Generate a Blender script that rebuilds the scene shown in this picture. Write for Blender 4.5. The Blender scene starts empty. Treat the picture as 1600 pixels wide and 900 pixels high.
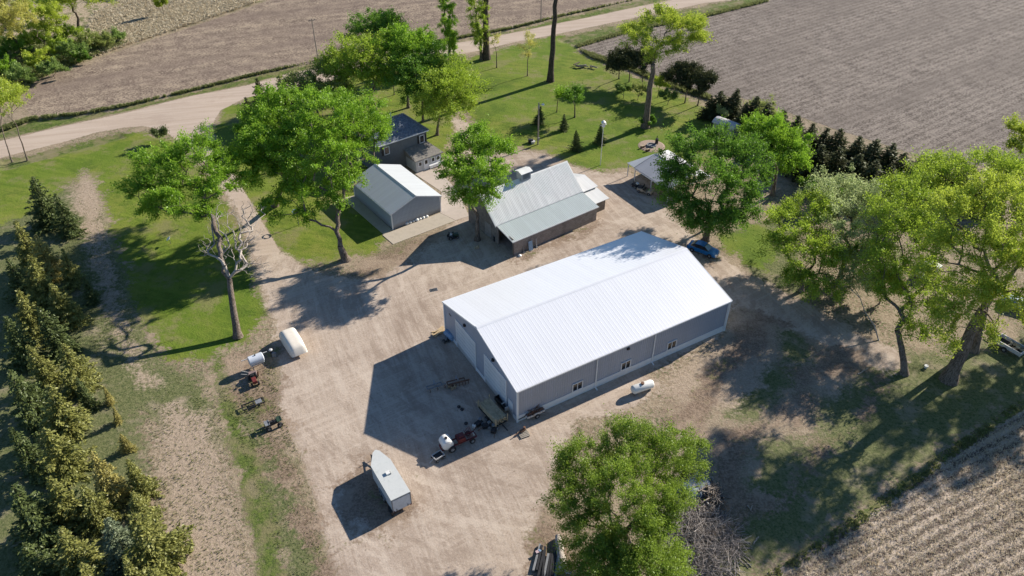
import bpy, bmesh, math, random
import numpy as np
from mathutils import Vector, Matrix
R = math.radians
# ------------------------------------------------------------------ camera, sky, sun, exposure
scn = bpy.context.scene
CAM_H, PITCH, FPX = 62.57, R(37.67), 1184.34          # metres, down-tilt, focal length in 1600 px units
cd = bpy.data.cameras.new('camera'); cam = bpy.data.objects.new('camera', cd); scn.collection.objects.link(cam)
cd.sensor_width = 36; cd.lens = 36 * FPX / 1600; cd.clip_start = 1; cd.clip_end = 9000
cam.location = (0, 0, CAM_H); cam.rotation_euler = (R(90) - PITCH, 0, 0); scn.camera = cam
SUN_EL, SUN_AZ = 25.9, 37.2                            # azimuth counted from +X towards +Y
w = bpy.data.worlds.new('World'); scn.world = w; w.use_nodes = True
nt = w.node_tree; bg = nt.nodes['Background']; sky = nt.nodes.new('ShaderNodeTexSky'); sky.sky_type = 'NISHITA'
sky.sun_disc = False; sky.sun_elevation = R(SUN_EL); sky.sun_rotation = R(90 - SUN_AZ); sky.altitude = 300
sky.air_density = 1.0; sky.dust_density = 0.1; sky.ozone_density = 5.0
nt.links.new(sky.outputs[0], bg.inputs[0]); bg.inputs[1].default_value = 0.066
sd = bpy.data.lights.new('sun', 'SUN'); sun = bpy.data.objects.new('sun', sd); scn.collection.objects.link(sun)
sd.energy = 4.6; sd.angle = R(0.55); sd.color = (1.0, 0.915, 0.80)
sv = Vector((math.cos(R(SUN_AZ)) * math.cos(R(SUN_EL)), math.sin(R(SUN_AZ)) * math.cos(R(SUN_EL)), math.sin(R(SUN_EL))))
sun.rotation_euler = sv.to_track_quat('Z', 'Y').to_euler(); sun.location = (60, 60, 80)
scn.view_settings.view_transform = 'Standard'; scn.view_settings.look = 'None'; scn.view_settings.gamma = 1
scn.view_settings.exposure = 0.90
scn.render.engine = 'CYCLES'
scn.cycles.max_bounces = 6; scn.cycles.transmission_bounces = 4; scn.cycles.transparent_max_bounces = 4
rng = np.random.default_rng(7); random.seed(7)

# ------------------------------------------------------------------ survey helper: photo point + height -> place on the site
def U(px, py, z=0.0):
    u, v = px - 800, py - 450
    c, s = math.cos(PITCH), math.sin(PITCH)
    d = Vector((u, FPX * c - v * s, -FPX * s - v * c))
    t = (z - CAM_H) / d.z
    return Vector((d.x * t, d.y * t, z))
def dist(p): return p.y * math.cos(PITCH) + (CAM_H - p.z) * math.sin(PITCH)
def px2m(p): return dist(p) / FPX

# ------------------------------------------------------------------ node helpers
class G:
    def __init__(s, name):
        s.m = bpy.data.materials.new(name); s.m.use_nodes = True; s.t = s.m.node_tree; s.t.nodes.clear()
        s.out = s.t.nodes.new('ShaderNodeOutputMaterial')
    def put(s, inp, v):
        if v is None: return
        if isinstance(v, bpy.types.NodeSocket): s.t.links.new(v, inp)
        elif isinstance(v, (tuple, list)) and inp.type == 'RGBA': inp.default_value = (*v[:3], 1)
        else: inp.default_value = v
    def node(s, typ, **kw):
        n = s.t.nodes.new(typ)
        for k, v in kw.items(): setattr(n, k, v)
        return n
    def pos(s, obj=False):
        if obj: return s.node('ShaderNodeTexCoord').outputs['Object']
        return s.node('ShaderNodeNewGeometry').outputs['Position']
    def vm(s, op, a, b=None):
        n = s.node('ShaderNodeVectorMath', operation=op); s.put(n.inputs[0], a); s.put(n.inputs[1], b); return n.outputs[0]
    def math(s, op, a, b=None, c=None, clamp=False):
        n = s.node('ShaderNodeMath', operation=op); n.use_clamp = clamp
        s.put(n.inputs[0], a); s.put(n.inputs[1], b)
        if c is not None: s.put(n.inputs[2], c)
        return n.outputs[0]
    def noise(s, vec, scale, detail=4, rough=.6, dist=0):
        n = s.node('ShaderNodeTexNoise'); s.put(n.inputs['Vector'], vec); n.inputs['Scale'].default_value = scale
        n.inputs['Detail'].default_value = detail; n.inputs['Roughness'].default_value = rough; n.inputs['Distortion'].default_value = dist
        return n.outputs['Fac']
    def step(s, v, a, b, lo=0., hi=1.):
        n = s.node('ShaderNodeMapRange', interpolation_type='SMOOTHSTEP'); s.put(n.inputs[0], v)
        n.inputs[1].default_value = a; n.inputs[2].default_value = b; n.inputs[3].default_value = lo; n.inputs[4].default_value = hi
        return n.outputs[0]
    def mix(s, f, a, b, mode='MIX'):
        n = s.node('ShaderNodeMix', data_type='RGBA', blend_type=mode)
        s.put(n.inputs[0], f); s.put(n.inputs[6], a); s.put(n.inputs[7], b); return n.outputs[2]
    def attr(s, name):
        n = s.node('ShaderNodeAttribute'); n.attribute_name = name; return n.outputs['Fac']
    def rot(s, vec, ang, sc=(1, 1, 1)):
        n = s.node('ShaderNodeMapping', vector_type='TEXTURE'); s.put(n.inputs[0], vec); n.inputs['Rotation'].default_value = (0, 0, ang)
        n2 = s.node('ShaderNodeMapping'); s.put(n2.inputs[0], n.outputs[0]); n2.inputs['Scale'].default_value = sc
        return n2.outputs[0]
    def sep(s, v):
        n = s.node('ShaderNodeSeparateXYZ'); s.put(n.inputs[0], v); return n.outputs
    def bump(s, h, strength=.5, d=.1):
        n = s.node('ShaderNodeBump'); n.inputs['Strength'].default_value = strength; n.inputs['Distance'].default_value = d
        s.put(n.inputs['Height'], h); return n.outputs[0]
    def bsdf(s, col, rough=.8, metal=0, spec=.5, normal=None):
        n = s.node('ShaderNodeBsdfPrincipled'); s.put(n.inputs['Base Color'], col); s.put(n.inputs['Roughness'], rough)
        n.inputs['Metallic'].default_value = metal; n.inputs['Specular IOR Level'].default_value = spec
        if normal is not None: s.put(n.inputs['Normal'], normal)
        s.t.links.new(n.outputs[0], s.out.inputs[0]); return n

_mc = {}
def paint(name, col, rough=.5, metal=0, var=.12, scale=2.5, spec=.5, dirt=None, bumpy=0):
    if name in _mc: return _mc[name]
    g = G(name); p = g.pos(True)
    n = g.noise(p, scale, 6, .65); n2 = g.noise(p, scale * 7, 3, .6)
    a = tuple(c * (1 - var) for c in col); b = tuple(min(1, c * (1 + var)) for c in col)
    c = g.mix(g.step(g.math('ADD', g.math('MULTIPLY', n, .7), g.math('MULTIPLY', n2, .3)), .3, .7), a, b)
    if dirt: c = g.mix(g.math('MULTIPLY', g.step(n, .5, .72), .7), c, dirt)
    r = g.math('ADD', rough, g.math('MULTIPLY', g.math('SUBTRACT', n2, .5), .2))
    g.bsdf(c, r, metal, spec, g.bump(n2, .4, bumpy) if bumpy else None)
    _mc[name] = g.m; return g.m

def metal_sheet(name, col, streak=.15, tint=None, rough=.42, metal=.0, axis=0, spec=.5):
    """painted or galvanised ribbed sheet: weather streaks run down the ribs"""
    g = G(name); p = g.pos(True)
    s1 = g.noise(g.vm('MULTIPLY', p, (2.2, .18, .18) if axis == 0 else (.18, .18, 2.2)), 1.0, 5, .6)
    s2 = g.noise(p, .35, 5, .6); s3 = g.noise(p, 9, 2, .5)
    a = tuple(c * (1 - streak) for c in col)
    c = g.mix(g.step(s1, .35, .68), a, col)
    if tint: c = g.mix(g.math('MULTIPLY', g.step(s2, .42, .66), .75), c, tint)
    xyz = g.sep(p); wn = g.node('ShaderNodeTexWhiteNoise', noise_dimensions='1D'); g.put(wn.inputs['W'], g.math('FLOOR', g.math('DIVIDE', g.math('ADD', xyz[0], g.math('MULTIPLY', xyz[1], 0. if axis == 0 else 1.)), .92)))
    c = g.mix(g.math('MULTIPLY', wn.outputs['Value'], .04 if axis == 0 else .12), c, (.25, .24, .22))
    if axis == 2: c = g.mix(g.math('MULTIPLY', g.step(g.math('ADD', xyz[2], g.math('MULTIPLY', s2, -1.2)), .35, -.35), .55), c, (.24, .20, .16))
    g.bsdf(c, g.math('ADD', rough, g.math('MULTIPLY', g.math('SUBTRACT', s3, .5), .15)), metal, spec)
    return g.m

# ------------------------------------------------------------------ mesh helpers
def fast_mesh(name, V, F, mat, smooth=False, attrs=None):
    V = np.asarray(V, np.float32); F = np.asarray(F, np.int32); k = F.shape[1]
    me = bpy.data.meshes.new(name); me.vertices.add(len(V)); me.vertices.foreach_set('co', V.ravel())
    me.loops.add(F.size); me.loops.foreach_set('vertex_index', F.ravel())
    me.polygons.add(len(F)); me.polygons.foreach_set('loop_start', np.arange(0, F.size, k, dtype=np.int32))
    if smooth: me.polygons.foreach_set('use_smooth', np.ones(len(F), bool))
    for an, av in (attrs or {}).items():
        a = me.attributes.new(an, 'FLOAT', 'POINT'); a.data.foreach_set('value', np.asarray(av, np.float32))
    if mat: me.materials.append(mat)
    me.update(calc_edges=True); return me
def link(name, me, parent=None, loc=None):
    o = bpy.data.objects.new(name, me); scn.collection.objects.link(o)
    if parent: o.parent = parent
    if loc is not None: o.location = loc
    return o
def tag(o, label=None, cat=None, group=None, kind=None):
    for k, v in (('label', label), ('category', cat), ('group', group), ('kind', kind)):
        if v: o[k] = v
    return o
def thing(name, loc, rz, label, cat, group=None):
    o = bpy.data.objects.new(name, None); scn.collection.objects.link(o); o.empty_display_size = .5
    o.location = loc; o.rotation_euler = (0, 0, rz); return tag(o, label, cat, group)

class MB:
    def __init__(s): s.v = []; s.f = []
    def add(s, vs, fs):
        n = len(s.v); s.v += [tuple(v) for v in vs]; s.f += [tuple(i + n for i in f) for f in fs]; return s
    def box(s, c, size, rz=0, ry=0, rx=0):
        M = Matrix.Translation(c) @ Matrix.Rotation(rz, 4, 'Z') @ Matrix.Rotation(ry, 4, 'Y') @ Matrix.Rotation(rx, 4, 'X')
        x, y, z = (q / 2 for q in size)
        vs = [M @ Vector(q) for q in ((-x, -y, -z), (x, -y, -z), (x, y, -z), (-x, y, -z), (-x, -y, z), (x, -y, z), (x, y, z), (-x, y, z))]
        return s.add(vs, [(0, 3, 2, 1), (4, 5, 6, 7), (0, 1, 5, 4), (1, 2, 6, 5), (2, 3, 7, 6), (3, 0, 4, 7)])
    def bar(s, a, b, t=.06, t2=None):
        a, b = Vector(a), Vector(b); d = b - a; t2 = t2 or t
        q = d.to_track_quat('X', 'Z').to_matrix().to_4x4(); M = Matrix.Translation((a + b) / 2) @ q; x = d.length / 2
        vs = [M @ Vector(k) for k in ((-x, -t / 2, -t2 / 2), (x, -t / 2, -t2 / 2), (x, t / 2, -t2 / 2), (-x, t / 2, -t2 / 2), (-x, -t / 2, t2 / 2), (x, -t / 2, t2 / 2), (x, t / 2, t2 / 2), (-x, t / 2, t2 / 2))]
        return s.add(vs, [(0, 3, 2, 1), (4, 5, 6, 7), (0, 1, 5, 4), (1, 2, 6, 5), (2, 3, 7, 6), (3, 0, 4, 7)])
    def lathe(s, a, b, prof, n=16):
        """prof: list of (t along a->b in 0..1 or beyond, radius)"""
        a, b = Vector(a), Vector(b); d = b - a; q = d.to_track_quat('Z', 'Y').to_matrix(); vs = []; fs = []
        for t, r in prof:
            for k in range(n):
                an = 2 * math.pi * k / n; vs.append(a + d * t + q @ Vector((r * math.cos(an), r * math.sin(an), 0)))
        for i in range(len(prof) - 1):
            for k in range(n):
                k2 = (k + 1) % n; fs.append((i * n + k, i * n + k2, (i + 1) * n + k2, (i + 1) * n + k))
        fs.append(tuple(range(n - 1, -1, -1))); fs.append(tuple(range((len(prof) - 1) * n, len(prof) * n)))
        return s.add(vs, fs)
    def cyl(s, a, b, r, r2=None, n=12): return s.lathe(a, b, [(0, r), (1, r if r2 is None else r2)], n)
    def prism(s, poly, a, b, axis='Y'):
        """poly in (u,v); extruded from a to b along axis"""
        f = {'Y': lambda u, v, w_: (u, w_, v), 'X': lambda u, v, w_: (w_, u, v), 'Z': lambda u, v, w_: (u, v, w_)}[axis]
        n = len(poly); vs = [f(u, v, a) for u, v in poly] + [f(u, v, b) for u, v in poly]
        fs = [tuple(range(n)), tuple(range(2 * n - 1, n - 1, -1))] + [(i, i + n, (i + 1) % n + n, (i + 1) % n) for i in range(n)]
        return s.add(vs, fs)
    def ribbed(s, o, du, L, dv, tops, nrm, pitch=.3, h=.03, wr=.07, bot=None):
        """corrugated sheet: starts at o, runs L along du, ribs along dv up to height tops(u) from bot(u)"""
        o, du, dv, nrm = Vector(o), Vector(du).normalized(), Vector(dv).normalized(), Vector(nrm).normalized()
        us = [0.]; hs = [0.]; k = pitch / 2
        while k < L - wr:
            for a, b in ((k - wr, 0), (k - wr * .45, h), (k + wr * .45, h), (k + wr, 0)): us.append(a); hs.append(b)
            k += pitch
        us.append(L); hs.append(0.); bot = bot or (lambda u: 0); vs = []; fs = []
        for u, hh in zip(us, hs): vs += [o + du * u + dv * bot(u) + nrm * hh, o + du * u + dv * tops(u) + nrm * hh]
        for i in range(len(us) - 1): fs.append((2 * i, 2 * i + 2, 2 * i + 3, 2 * i + 1))
        return s.add(vs, fs)
    def build(s, name, mat, parent=None, bevel=0, smooth=False, loc=None):
        me = bpy.data.meshes.new(name); me.from_pydata(s.v, [], s.f)
        bm = bmesh.new(); bm.from_mesh(me)
        if not getattr(s, 'keep', False): bmesh.ops.recalc_face_normals(bm, faces=bm.faces)
        if bevel:
            bmesh.ops.bevel(bm, geom=[e for e in bm.edges if len(e.link_faces) == 2 and e.calc_face_angle(0) > .5], offset=bevel, segments=2, affect='EDGES', profile=.6)
        bm.to_mesh(me); bm.free(); me.materials.append(mat)
        if smooth:
            for p in me.polygons: p.use_smooth = True
            if hasattr(me, 'set_sharp_from_angle'): me.set_sharp_from_angle(angle=R(40))
        return link(name, me, parent, loc)

# ------------------------------------------------------------------ the land: one sheet, split into named surfaces that share one blended material
def axis(lo, hi, step, far):
    a = list(np.arange(lo, hi + step / 2, step)); st = step
    l, h_ = a[0], a[-1]; pre = []; post = []
    while h_ < far: st *= 1.35; l -= st; h_ += st; pre.append(l); post.append(h_)
    return np.array(pre[::-1] + a + post)
GX = axis(-165, 165, .55, 3500); GY = axis(22, 235, .55, 3500)
XX, YY = np.meshgrid(GX, GY); PX, PY = XX.ravel(), YY.ravel()
def sdist(poly):
    """signed distance (inside positive) of all ground vertices to a polygon given in site metres"""
    P = np.array([(q[0], q[1]) for q in poly]); inside = np.zeros(len(PX), bool); d = np.full(len(PX), 1e9)
    for i in range(len(P)):
        a, b = P[i], P[(i + 1) % len(P)]
        c = ((a[1] > PY) != (b[1] > PY)); dy = b[1] - a[1] if abs(b[1] - a[1]) > 1e-9 else 1e-9
        inside ^= c & (PX < (b[0] - a[0]) * (PY - a[1]) / dy + a[0])
        e = b - a; t = np.clip(((PX - a[0]) * e[0] + (PY - a[1]) * e[1]) / (e @ e + 1e-12), 0, 1)
        d = np.minimum(d, np.hypot(PX - a[0] - t * e[0], PY - a[1] - t * e[1]))
    return np.where(inside, d, -d)
def pp(*pts): return [U(a, b) for a, b in pts]
def W(sd_, soft): return np.clip(.5 + sd_ / (2 * soft), -.6, 1.6)
def union(*a): return np.maximum.reduce(a)
sd_road = union(
    sdist(pp((-420, 330), (0, 220), (100, 197), (200, 175), (300, 150), (388, 133), (454, 114), (560, 95), (680, 72), (747, 62), (800, 52), (900, 31), (975, 15), (1050, 0), (1400, -62),
       (1500, -45), (1100, 5), (975, 31), (900, 47), (800, 67), (710, 88), (600, 108), (470, 136), (385, 152), (345, 172), (326, 205), (345, 240), (400, 330), (440, 395), (398, 400), (372, 330), (345, 280), (305, 240),
       (280, 222), (262, 207), (225, 197), (195, 199), (150, 207), (100, 222), (0, 247), (-420, 380))))
sd_gravel = union(
    sdist(pp((330, 260), (365, 290), (425, 385), (480, 420), (545, 437), (600, 428), (640, 398), (700, 352), (735, 330), (728, 290), (712, 262), (655, 272), (640, 250), (668, 232), (680, 262), (700, 240), (720, 248),
      (760, 250), (800, 232), (850, 240), (900, 262), (945, 272), (975, 268), (1010, 280), (1050, 340), (1080, 370), (1130, 400), (1200, 445), (1270, 478), (1345, 520), (1420, 560), (1400, 590), (1300, 548), (1230, 512), (1150, 470), (1130, 520),
      (1010, 585), (1040, 600), (990, 640), (900, 655), (880, 700), (850, 790), (835, 850), (845, 960), (540, 960), (500, 830), (488, 770), (470, 715), (448, 680), (428, 640), (440, 590), (430, 545), (428, 500), (410, 455), (395, 415), (380, 350), (345, 290))),
    sdist(pp((705, 180), (745, 200), (765, 232), (820, 236), (780, 262), (720, 262), (716, 210))))
sd_fA = sdist(pp((28, 150), (60, 124), (130, 99), (215, 70), (300, 42), (400, 8), (470, -18), (620, -60), (1100, -110), (1180, -80), (985, 0), (880, 24), (800, 44), (690, 64), (560, 85), (480, 98), (400, 115), (300, 140), (200, 163), (120, 178), (50, 181), (36, 165)))
sd_fB = sdist(pp((903, 74), (950, 60), (1000, 45), (1107, 24), (1200, 1), (1450, -55), (2300, -60), (2300, 330), (1640, 262), (1560, 262), (1500, 255), (1440, 245), (1380, 225), (1300, 200), (1215, 170), (1150, 150), (1110, 152), (1050, 133), (975, 103), (925, 86)))
sd_fC = sdist(pp((1190, 905), (1270, 860), (1350, 812), (1430, 755), (1500, 705), (1600, 640), (1800, 520), (2300, 520), (1900, 1300), (900, 1300), (1000, 1000)))
sd_lawn = union(
    sdist(pp((-250, 320), (0, 262), (90, 235), (200, 205), (255, 212), (285, 235), (335, 285), (372, 350), (392, 415), (405, 450), (415, 500), (380, 535), (330, 560), (262, 560), (230, 520), (205, 450), (182, 380), (160, 300), (135, 262), (110, 285), (60, 330), (0, 350), (-250, 420))),
    sdist(pp((725, 95), (800, 72), (880, 52), (905, 82), (960, 105), (1040, 140), (1100, 165), (1180, 215), (1130, 260), (1060, 250), (985, 262), (950, 270), (900, 258), (850, 236), (800, 228), (765, 225), (745, 195), (715, 150))),
    sdist(pp((420, 140), (600, 110), (710, 90), (725, 120), (712, 190), (700, 240), (680, 250), (600, 260), (552, 285), (606, 368), (585, 398), (545, 405), (480, 415), (430, 385), (400, 335), (360, 260), (330, 205), (350, 170))),
    sdist(pp((1120, 372), (1180, 350), (1215, 372), (1200, 420), (1160, 412))))
sd_lush = union(
    sdist(pp((-300, 290), (0, 203), (50, 186), (120, 181), (200, 166), (300, 143), (400, 118), (480, 101), (560, 88), (690, 67), (800, 47), (880, 27), (985, 3), (1100, -30), (1110, -14), (1040, 0), (975, 14), (900, 30), (800, 50), (747, 60), (680, 70), (560, 93), (454, 112), (388, 131), (300, 148), (200, 172), (100, 194), (0, 217), (-300, 300))),
    sdist(pp((870, 60), (975, 34), (1100, 8), (1330, -40), (1390, -42), (1200, -2), (1107, 21), (1000, 42), (950, 56), (900, 72), (880, 66))),
    sdist(pp((330, 555), (350, 550), (375, 640), (400, 700), (430, 800), (445, 905), (470, 1000), (425, 1000), (405, 905), (385, 800), (358, 700), (335, 620))),
    sdist(pp((0, 250), (60, 238), (100, 228), (190, 207), (192, 215), (95, 242), (0, 268))),
    sdist(pp((1150, 1000), (1200, 898), (1290, 838), (1370, 780), (1470, 708), (1600, 625), (1600, 640), (1480, 722), (1385, 795), (1300, 852), (1215, 905), (1180, 1000))))
sd_sparse = union(
    sdist(pp((-300, 420), (-20, 340), (100, 290), (165, 330), (200, 420), (220, 500), (260, 570), (330, 600), (350, 700), (290, 700), (220, 640), (240, 900), (-300, 1100))),
    sdist(pp((340, 600), (430, 560), (440, 640), (470, 720), (495, 800), (530, 960), (470, 1000), (430, 850), (385, 720))),
    sdist(pp((1130, 360), (1240, 330), (1270, 470), (1215, 455), (1180, 440))), sdist(pp((1360, 560), (1500, 545), (1800, 480), (1800, 560), (1600, 625), (1420, 740), (1290, 830), (1200, 880), (1150, 905), (1110, 905), (1130, 790), (1190, 720), (1270, 690), (1320, 610))),
    sdist(pp((1155, 590), (1210, 560), (1235, 600), (1180, 650), (1130, 650))), sdist(pp((1215, 515), (1250, 520), (1260, 560), (1225, 560))),
    sdist(pp((575, 408), (615, 385), (640, 378), (600, 425), (560, 440))), sdist(pp((130, 232), (240, 262), (290, 300), (230, 300), (150, 262))))
sd_bare = union(
    sdist(pp((132, 275), (148, 270), (165, 340), (178, 420), (205, 520), (250, 610), (215, 600), (165, 480), (140, 390), (110, 320))),
    sdist(pp((255, 640), (330, 640), (345, 720), (365, 800), (390, 905), (400, 1000), (240, 1000), (250, 905), (262, 800), (245, 700))),
    sdist(pp((1145, 465), (1215, 505), (1215, 560), (1150, 640), (1060, 640), (1030, 600), (1130, 525))),
    sdist(pp((1290, 560), (1335, 590), (1300, 625), (1260, 600))))
sd_soil_shade = union(sdist(pp((1035, 640), (1085, 610), (1120, 570), (1140, 535), (1165, 490), (1215, 495), (1255, 530), (1330, 545), (1380, 590), (1370, 640), (1290, 700), (1230, 790), (1150, 830), (1120, 790), (1120, 720), (1060, 660))), sdist(pp((522, 748), (545, 730), (590, 715), (640, 760), (655, 795), (615, 830), (565, 845), (530, 800))),  # second polygon darkens the ground colour to deepen the trailer's cast shadow
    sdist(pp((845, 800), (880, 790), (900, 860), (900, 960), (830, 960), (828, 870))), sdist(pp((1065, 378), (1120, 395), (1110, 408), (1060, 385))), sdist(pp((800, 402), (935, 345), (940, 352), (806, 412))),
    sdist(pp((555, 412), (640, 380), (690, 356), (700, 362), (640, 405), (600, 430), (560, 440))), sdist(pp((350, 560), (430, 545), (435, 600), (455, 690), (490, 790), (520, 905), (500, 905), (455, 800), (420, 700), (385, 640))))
sd_patch = union(sdist(pp((1150, 590), (1200, 565), (1235, 600), (1185, 655), (1120, 660))), sdist(pp((1212, 512), (1255, 515), (1268, 565), (1222, 565))), sdist(pp((1290, 600), (1350, 590), (1330, 660), (1270, 680))), sdist(pp((1190, 690), (1260, 680), (1230, 760), (1170, 750))))
sd_soil_shade = np.minimum(sd_soil_shade, -sd_patch - 1.)
sd_sparse = union(sd_sparse, sd_patch)
sd_reed = sdist(pp((-400, 250), (28, 155), (58, 124), (128, 96), (214, 66), (300, 38), (400, 4), (480, -22), (700, -90), (300, -160), (-400, -60), (-600, 100)))
sd_concrete = sdist(pp((-1e3, 900), (-999, 900), (-999, 901)))
LAY = dict(lawn=W(sd_lawn, 2.6), lush=W(sd_lush, 1.3), sparse=W(sd_sparse, 3.0), bare=W(sd_bare, 2.4), soil=W(sd_soil_shade, 2.6), gravel=W(sd_gravel, 1.5),
           road=W(sd_road, .6), fA=W(sd_fA, .5), fB=W(sd_fB, .6), fC=W(sd_fC, .7), reed=W(sd_reed, 1.2))
zz = .05 * np.sin(PX * .21 + 1.3 * np.sin(PY * .13)) * np.sin(PY * .17) * np.exp(-np.maximum(0, np.hypot(PX, PY - 100) - 200) / 100)
flat = np.clip(1 - np.hypot(PX - 10, PY - 80) / 45, 0, 1); zz = zz * (1 - flat ** .5)
# a long slow swell in the fields, and a shallow ditch beside the road
zz = zz - .35 * np.exp(-((sd_lush - .9) / .9) ** 2) * (sd_road > -6) * (sd_road < 0)

def ground_material():
    g = G('ground_blend'); P = g.pos(); xyz = g.sep(P)
    nL = g.noise(P, .045, 3, .5); nA = g.noise(P, .33, 5, .6); nB = g.noise(P, 1.9, 5, .68); nC = g.noise(P, 4.6, 4, .75); nF = g.noise(P, 2.6, 3, .6); nM = g.noise(P, .13, 6, .72)
    A = lambda v: g.math('ADD', v[0], v[1])
    edge = g.math('ADD', g.math('MULTIPLY', g.math('SUBTRACT', nB, .5), .9), g.math('MULTIPLY', g.math('SUBTRACT', nA, .5), 1.0))
    def mask(name, amp=1., lo=.42, hi=.58): return g.step(g.math('ADD', g.attr(name), g.math('MULTIPLY', edge, amp)), lo, hi)
    grain = g.math('ADD', g.math('MULTIPLY', nB, .42), g.math('MULTIPLY', nC, .58))
    # dry weedy ground
    dry = g.mix(g.step(nA, .35, .65), (.30, .235, .165), (.20, .15, .105))
    dry = g.mix(g.step(grain, .46, .60), dry, (.40, .33, .24))
    weeds = g.math('MULTIPLY', g.step(nF, .50, .60), g.step(nA, .36, .58))
    dry = g.mix(g.math('MULTIPLY', weeds, .8), dry, (.09, .125, .045))
    col = dry
    # sparse grass
    sp = g.mix(g.step(grain, .40, .60), (.10, .12, .045), (.185, .19, .09))
    sp = g.mix(g.step(nA, .50, .70), sp, (.27, .235, .155)); sp = g.mix(g.math('MULTIPLY', g.step(nF, .56, .64), .7), sp, (.055, .085, .03))
    col = g.mix(mask('sparse', 1.2, .35, .65), col, sp)
    # bare tracks
    ba = g.mix(g.step(grain, .38, .62), (.315, .245, .18), (.435, .35, .265))
    ba = g.mix(g.math('MULTIPLY', g.step(nF, .57, .66), .5), ba, (.19, .175, .09))
    col = g.mix(mask('bare', 1.4, .3, .75), col, ba)
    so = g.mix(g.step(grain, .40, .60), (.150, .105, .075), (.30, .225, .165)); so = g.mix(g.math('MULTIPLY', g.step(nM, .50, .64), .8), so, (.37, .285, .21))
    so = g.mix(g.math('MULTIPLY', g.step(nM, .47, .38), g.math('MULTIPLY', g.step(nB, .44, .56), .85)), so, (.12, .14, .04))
    # lawn with mower passes
    mow = g.noise(g.rot(P, R(74), (.9, .035, 1)), 1.0, 2, .5)
    la = g.mix(g.step(g.math('ADD', g.math('MULTIPLY', grain, .6), g.math('MULTIPLY', mow, .4)), .40, .60), (.100, .150, .018), (.185, .235, .035))
    la = g.mix(g.math('MULTIPLY', g.step(nA, .45, .64), .8), la, (.205, .225, .045)); la = g.mix(g.math('MULTIPLY', g.step(nL, .42, .62), .6), la, (.105, .175, .02)); la = g.mix(g.math('MULTIPLY', g.step(nM, .51, .62), .65), la, (.225, .205, .095)); la = g.mix(g.math('MULTIPLY', g.step(nM, .47, .38), .5), la, (.065, .115, .016))
    la = g.mix(g.math('MULTIPLY', g.step(nC, .58, .7), .5), la, (.05, .09, .018))
    col = g.mix(mask('lawn', 1.3, .36, .64), col, la)
    lu = g.mix(g.step(grain, .42, .58), (.06, .095, .022), (.135, .175, .042)); lu = g.mix(g.step(nA, .46, .62), lu, (.20, .185, .09)); lu = g.mix(g.math('MULTIPLY', g.step(nM, .52, .62), .7), lu, (.24, .205, .13))
    lushm = mask('lush', 1.4, .35, .7); col = g.mix(lushm, col, lu)
    # tall dead grass beyond the field
    re = g.mix(g.step(grain, .40, .62), (.20, .15, .10), (.56, .47, .33)); re = g.mix(g.step(nA, .50, .62), re, (.14, .15, .06)); re = g.mix(g.math('MULTIPLY', g.step(nL, .52, .60), .6), re, (.10, .125, .045))
    col = g.mix(mask('reed', .8), col, re)
    # gravel yard: graded streaks, arcs of tyre tracks round the apron
    cx, cy = U(905, 430)[:2]
    dv = g.vm('SUBTRACT', P, (cx, cy, 0)); dl = g.node('ShaderNodeVectorMath', operation='LENGTH'); g.put(dl.inputs[0], dv); rad = dl.outputs['Value']
    ds = g.sep(dv); ang = g.math('ARCTAN2', ds[1], ds[0])
    cmb = g.node('ShaderNodeCombineXYZ'); g.put(cmb.inputs[0], g.math('MULTIPLY', rad, .62)); g.put(cmb.inputs[1], g.math('MULTIPLY', ang, 3.5)); g.put(cmb.inputs[2], g.math('MULTIPLY', nA, 2.2))
    arc = g.noise(cmb.outputs[0], 1.0, 7, .68)
    st = g.noise(g.rot(P, R(28), (.10, .9, 1)), 1.0, 4, .6)
    gr = g.mix(g.step(g.math('ADD', g.math('MULTIPLY', arc, .6), g.math('MULTIPLY', st, .4)), .34, .66), (.375, .300, .240), (.455, .370, .300))
    gr = g.mix(g.step(nL, .40, .62), gr, g.mix(.5, gr, (.50, .41, .325))); gr = g.mix(g.math('MULTIPLY', g.step(nM, .52, .70), .7), gr, (.31, .24, .19)); gr = g.mix(g.math('MULTIPLY', g.step(nA, .54, .72), .4), gr, (.31, .24, .19))
    gr = g.mix(g.math('MULTIPLY', g.step(nC, .52, .66), .6), gr, (.53, .45, .37)); gr = g.mix(g.math('MULTIPLY', g.step(nC, .48, .36), .45), gr, (.27, .21, .165)); gr = g.mix(g.math('MULTIPLY', g.step(nF, .62, .70), .55), gr, (.20, .15, .11)); t2 = g.noise(g.rot(P, R(-68), (.055, 1.1, 1)), 1.0, 5, .6, 1.2); t3 = g.noise(g.rot(P, R(34), (.05, 1.0, 1)), 1.0, 5, .6, 1.5)
    gr = g.mix(g.math('MULTIPLY', g.math('MULTIPLY', g.step(t2, .53, .58), g.step(nL, .66, .42)), .36), gr, (.27, .205, .155)); gr = g.mix(g.math('MULTIPLY', g.math('MULTIPLY', g.step(t3, .53, .58), g.step(nL, .36, .58)), .40), gr, (.56, .47, .385)); gr = g.mix(g.math('MULTIPLY', g.step(t2, .46, .41), .35), gr, (.53, .45, .37))
    trk = g.math('MULTIPLY', g.step(arc, .53, .57), g.step(nM, .56, .44)); gr = g.mix(g.math('MULTIPLY', trk, .5), gr, (.56, .475, .39)); gr = g.mix(g.math('MULTIPLY', g.math('MULTIPLY', g.step(arc, .47, .43), g.step(nM, .42, .56)), .5), gr, (.29, .225, .175))
    col = g.mix(mask('gravel', 1.3, .35, .65), col, gr)
    col = g.mix(g.math('MULTIPLY', mask('soil', 1.5, .36, .66), .92), col, so)
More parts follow.
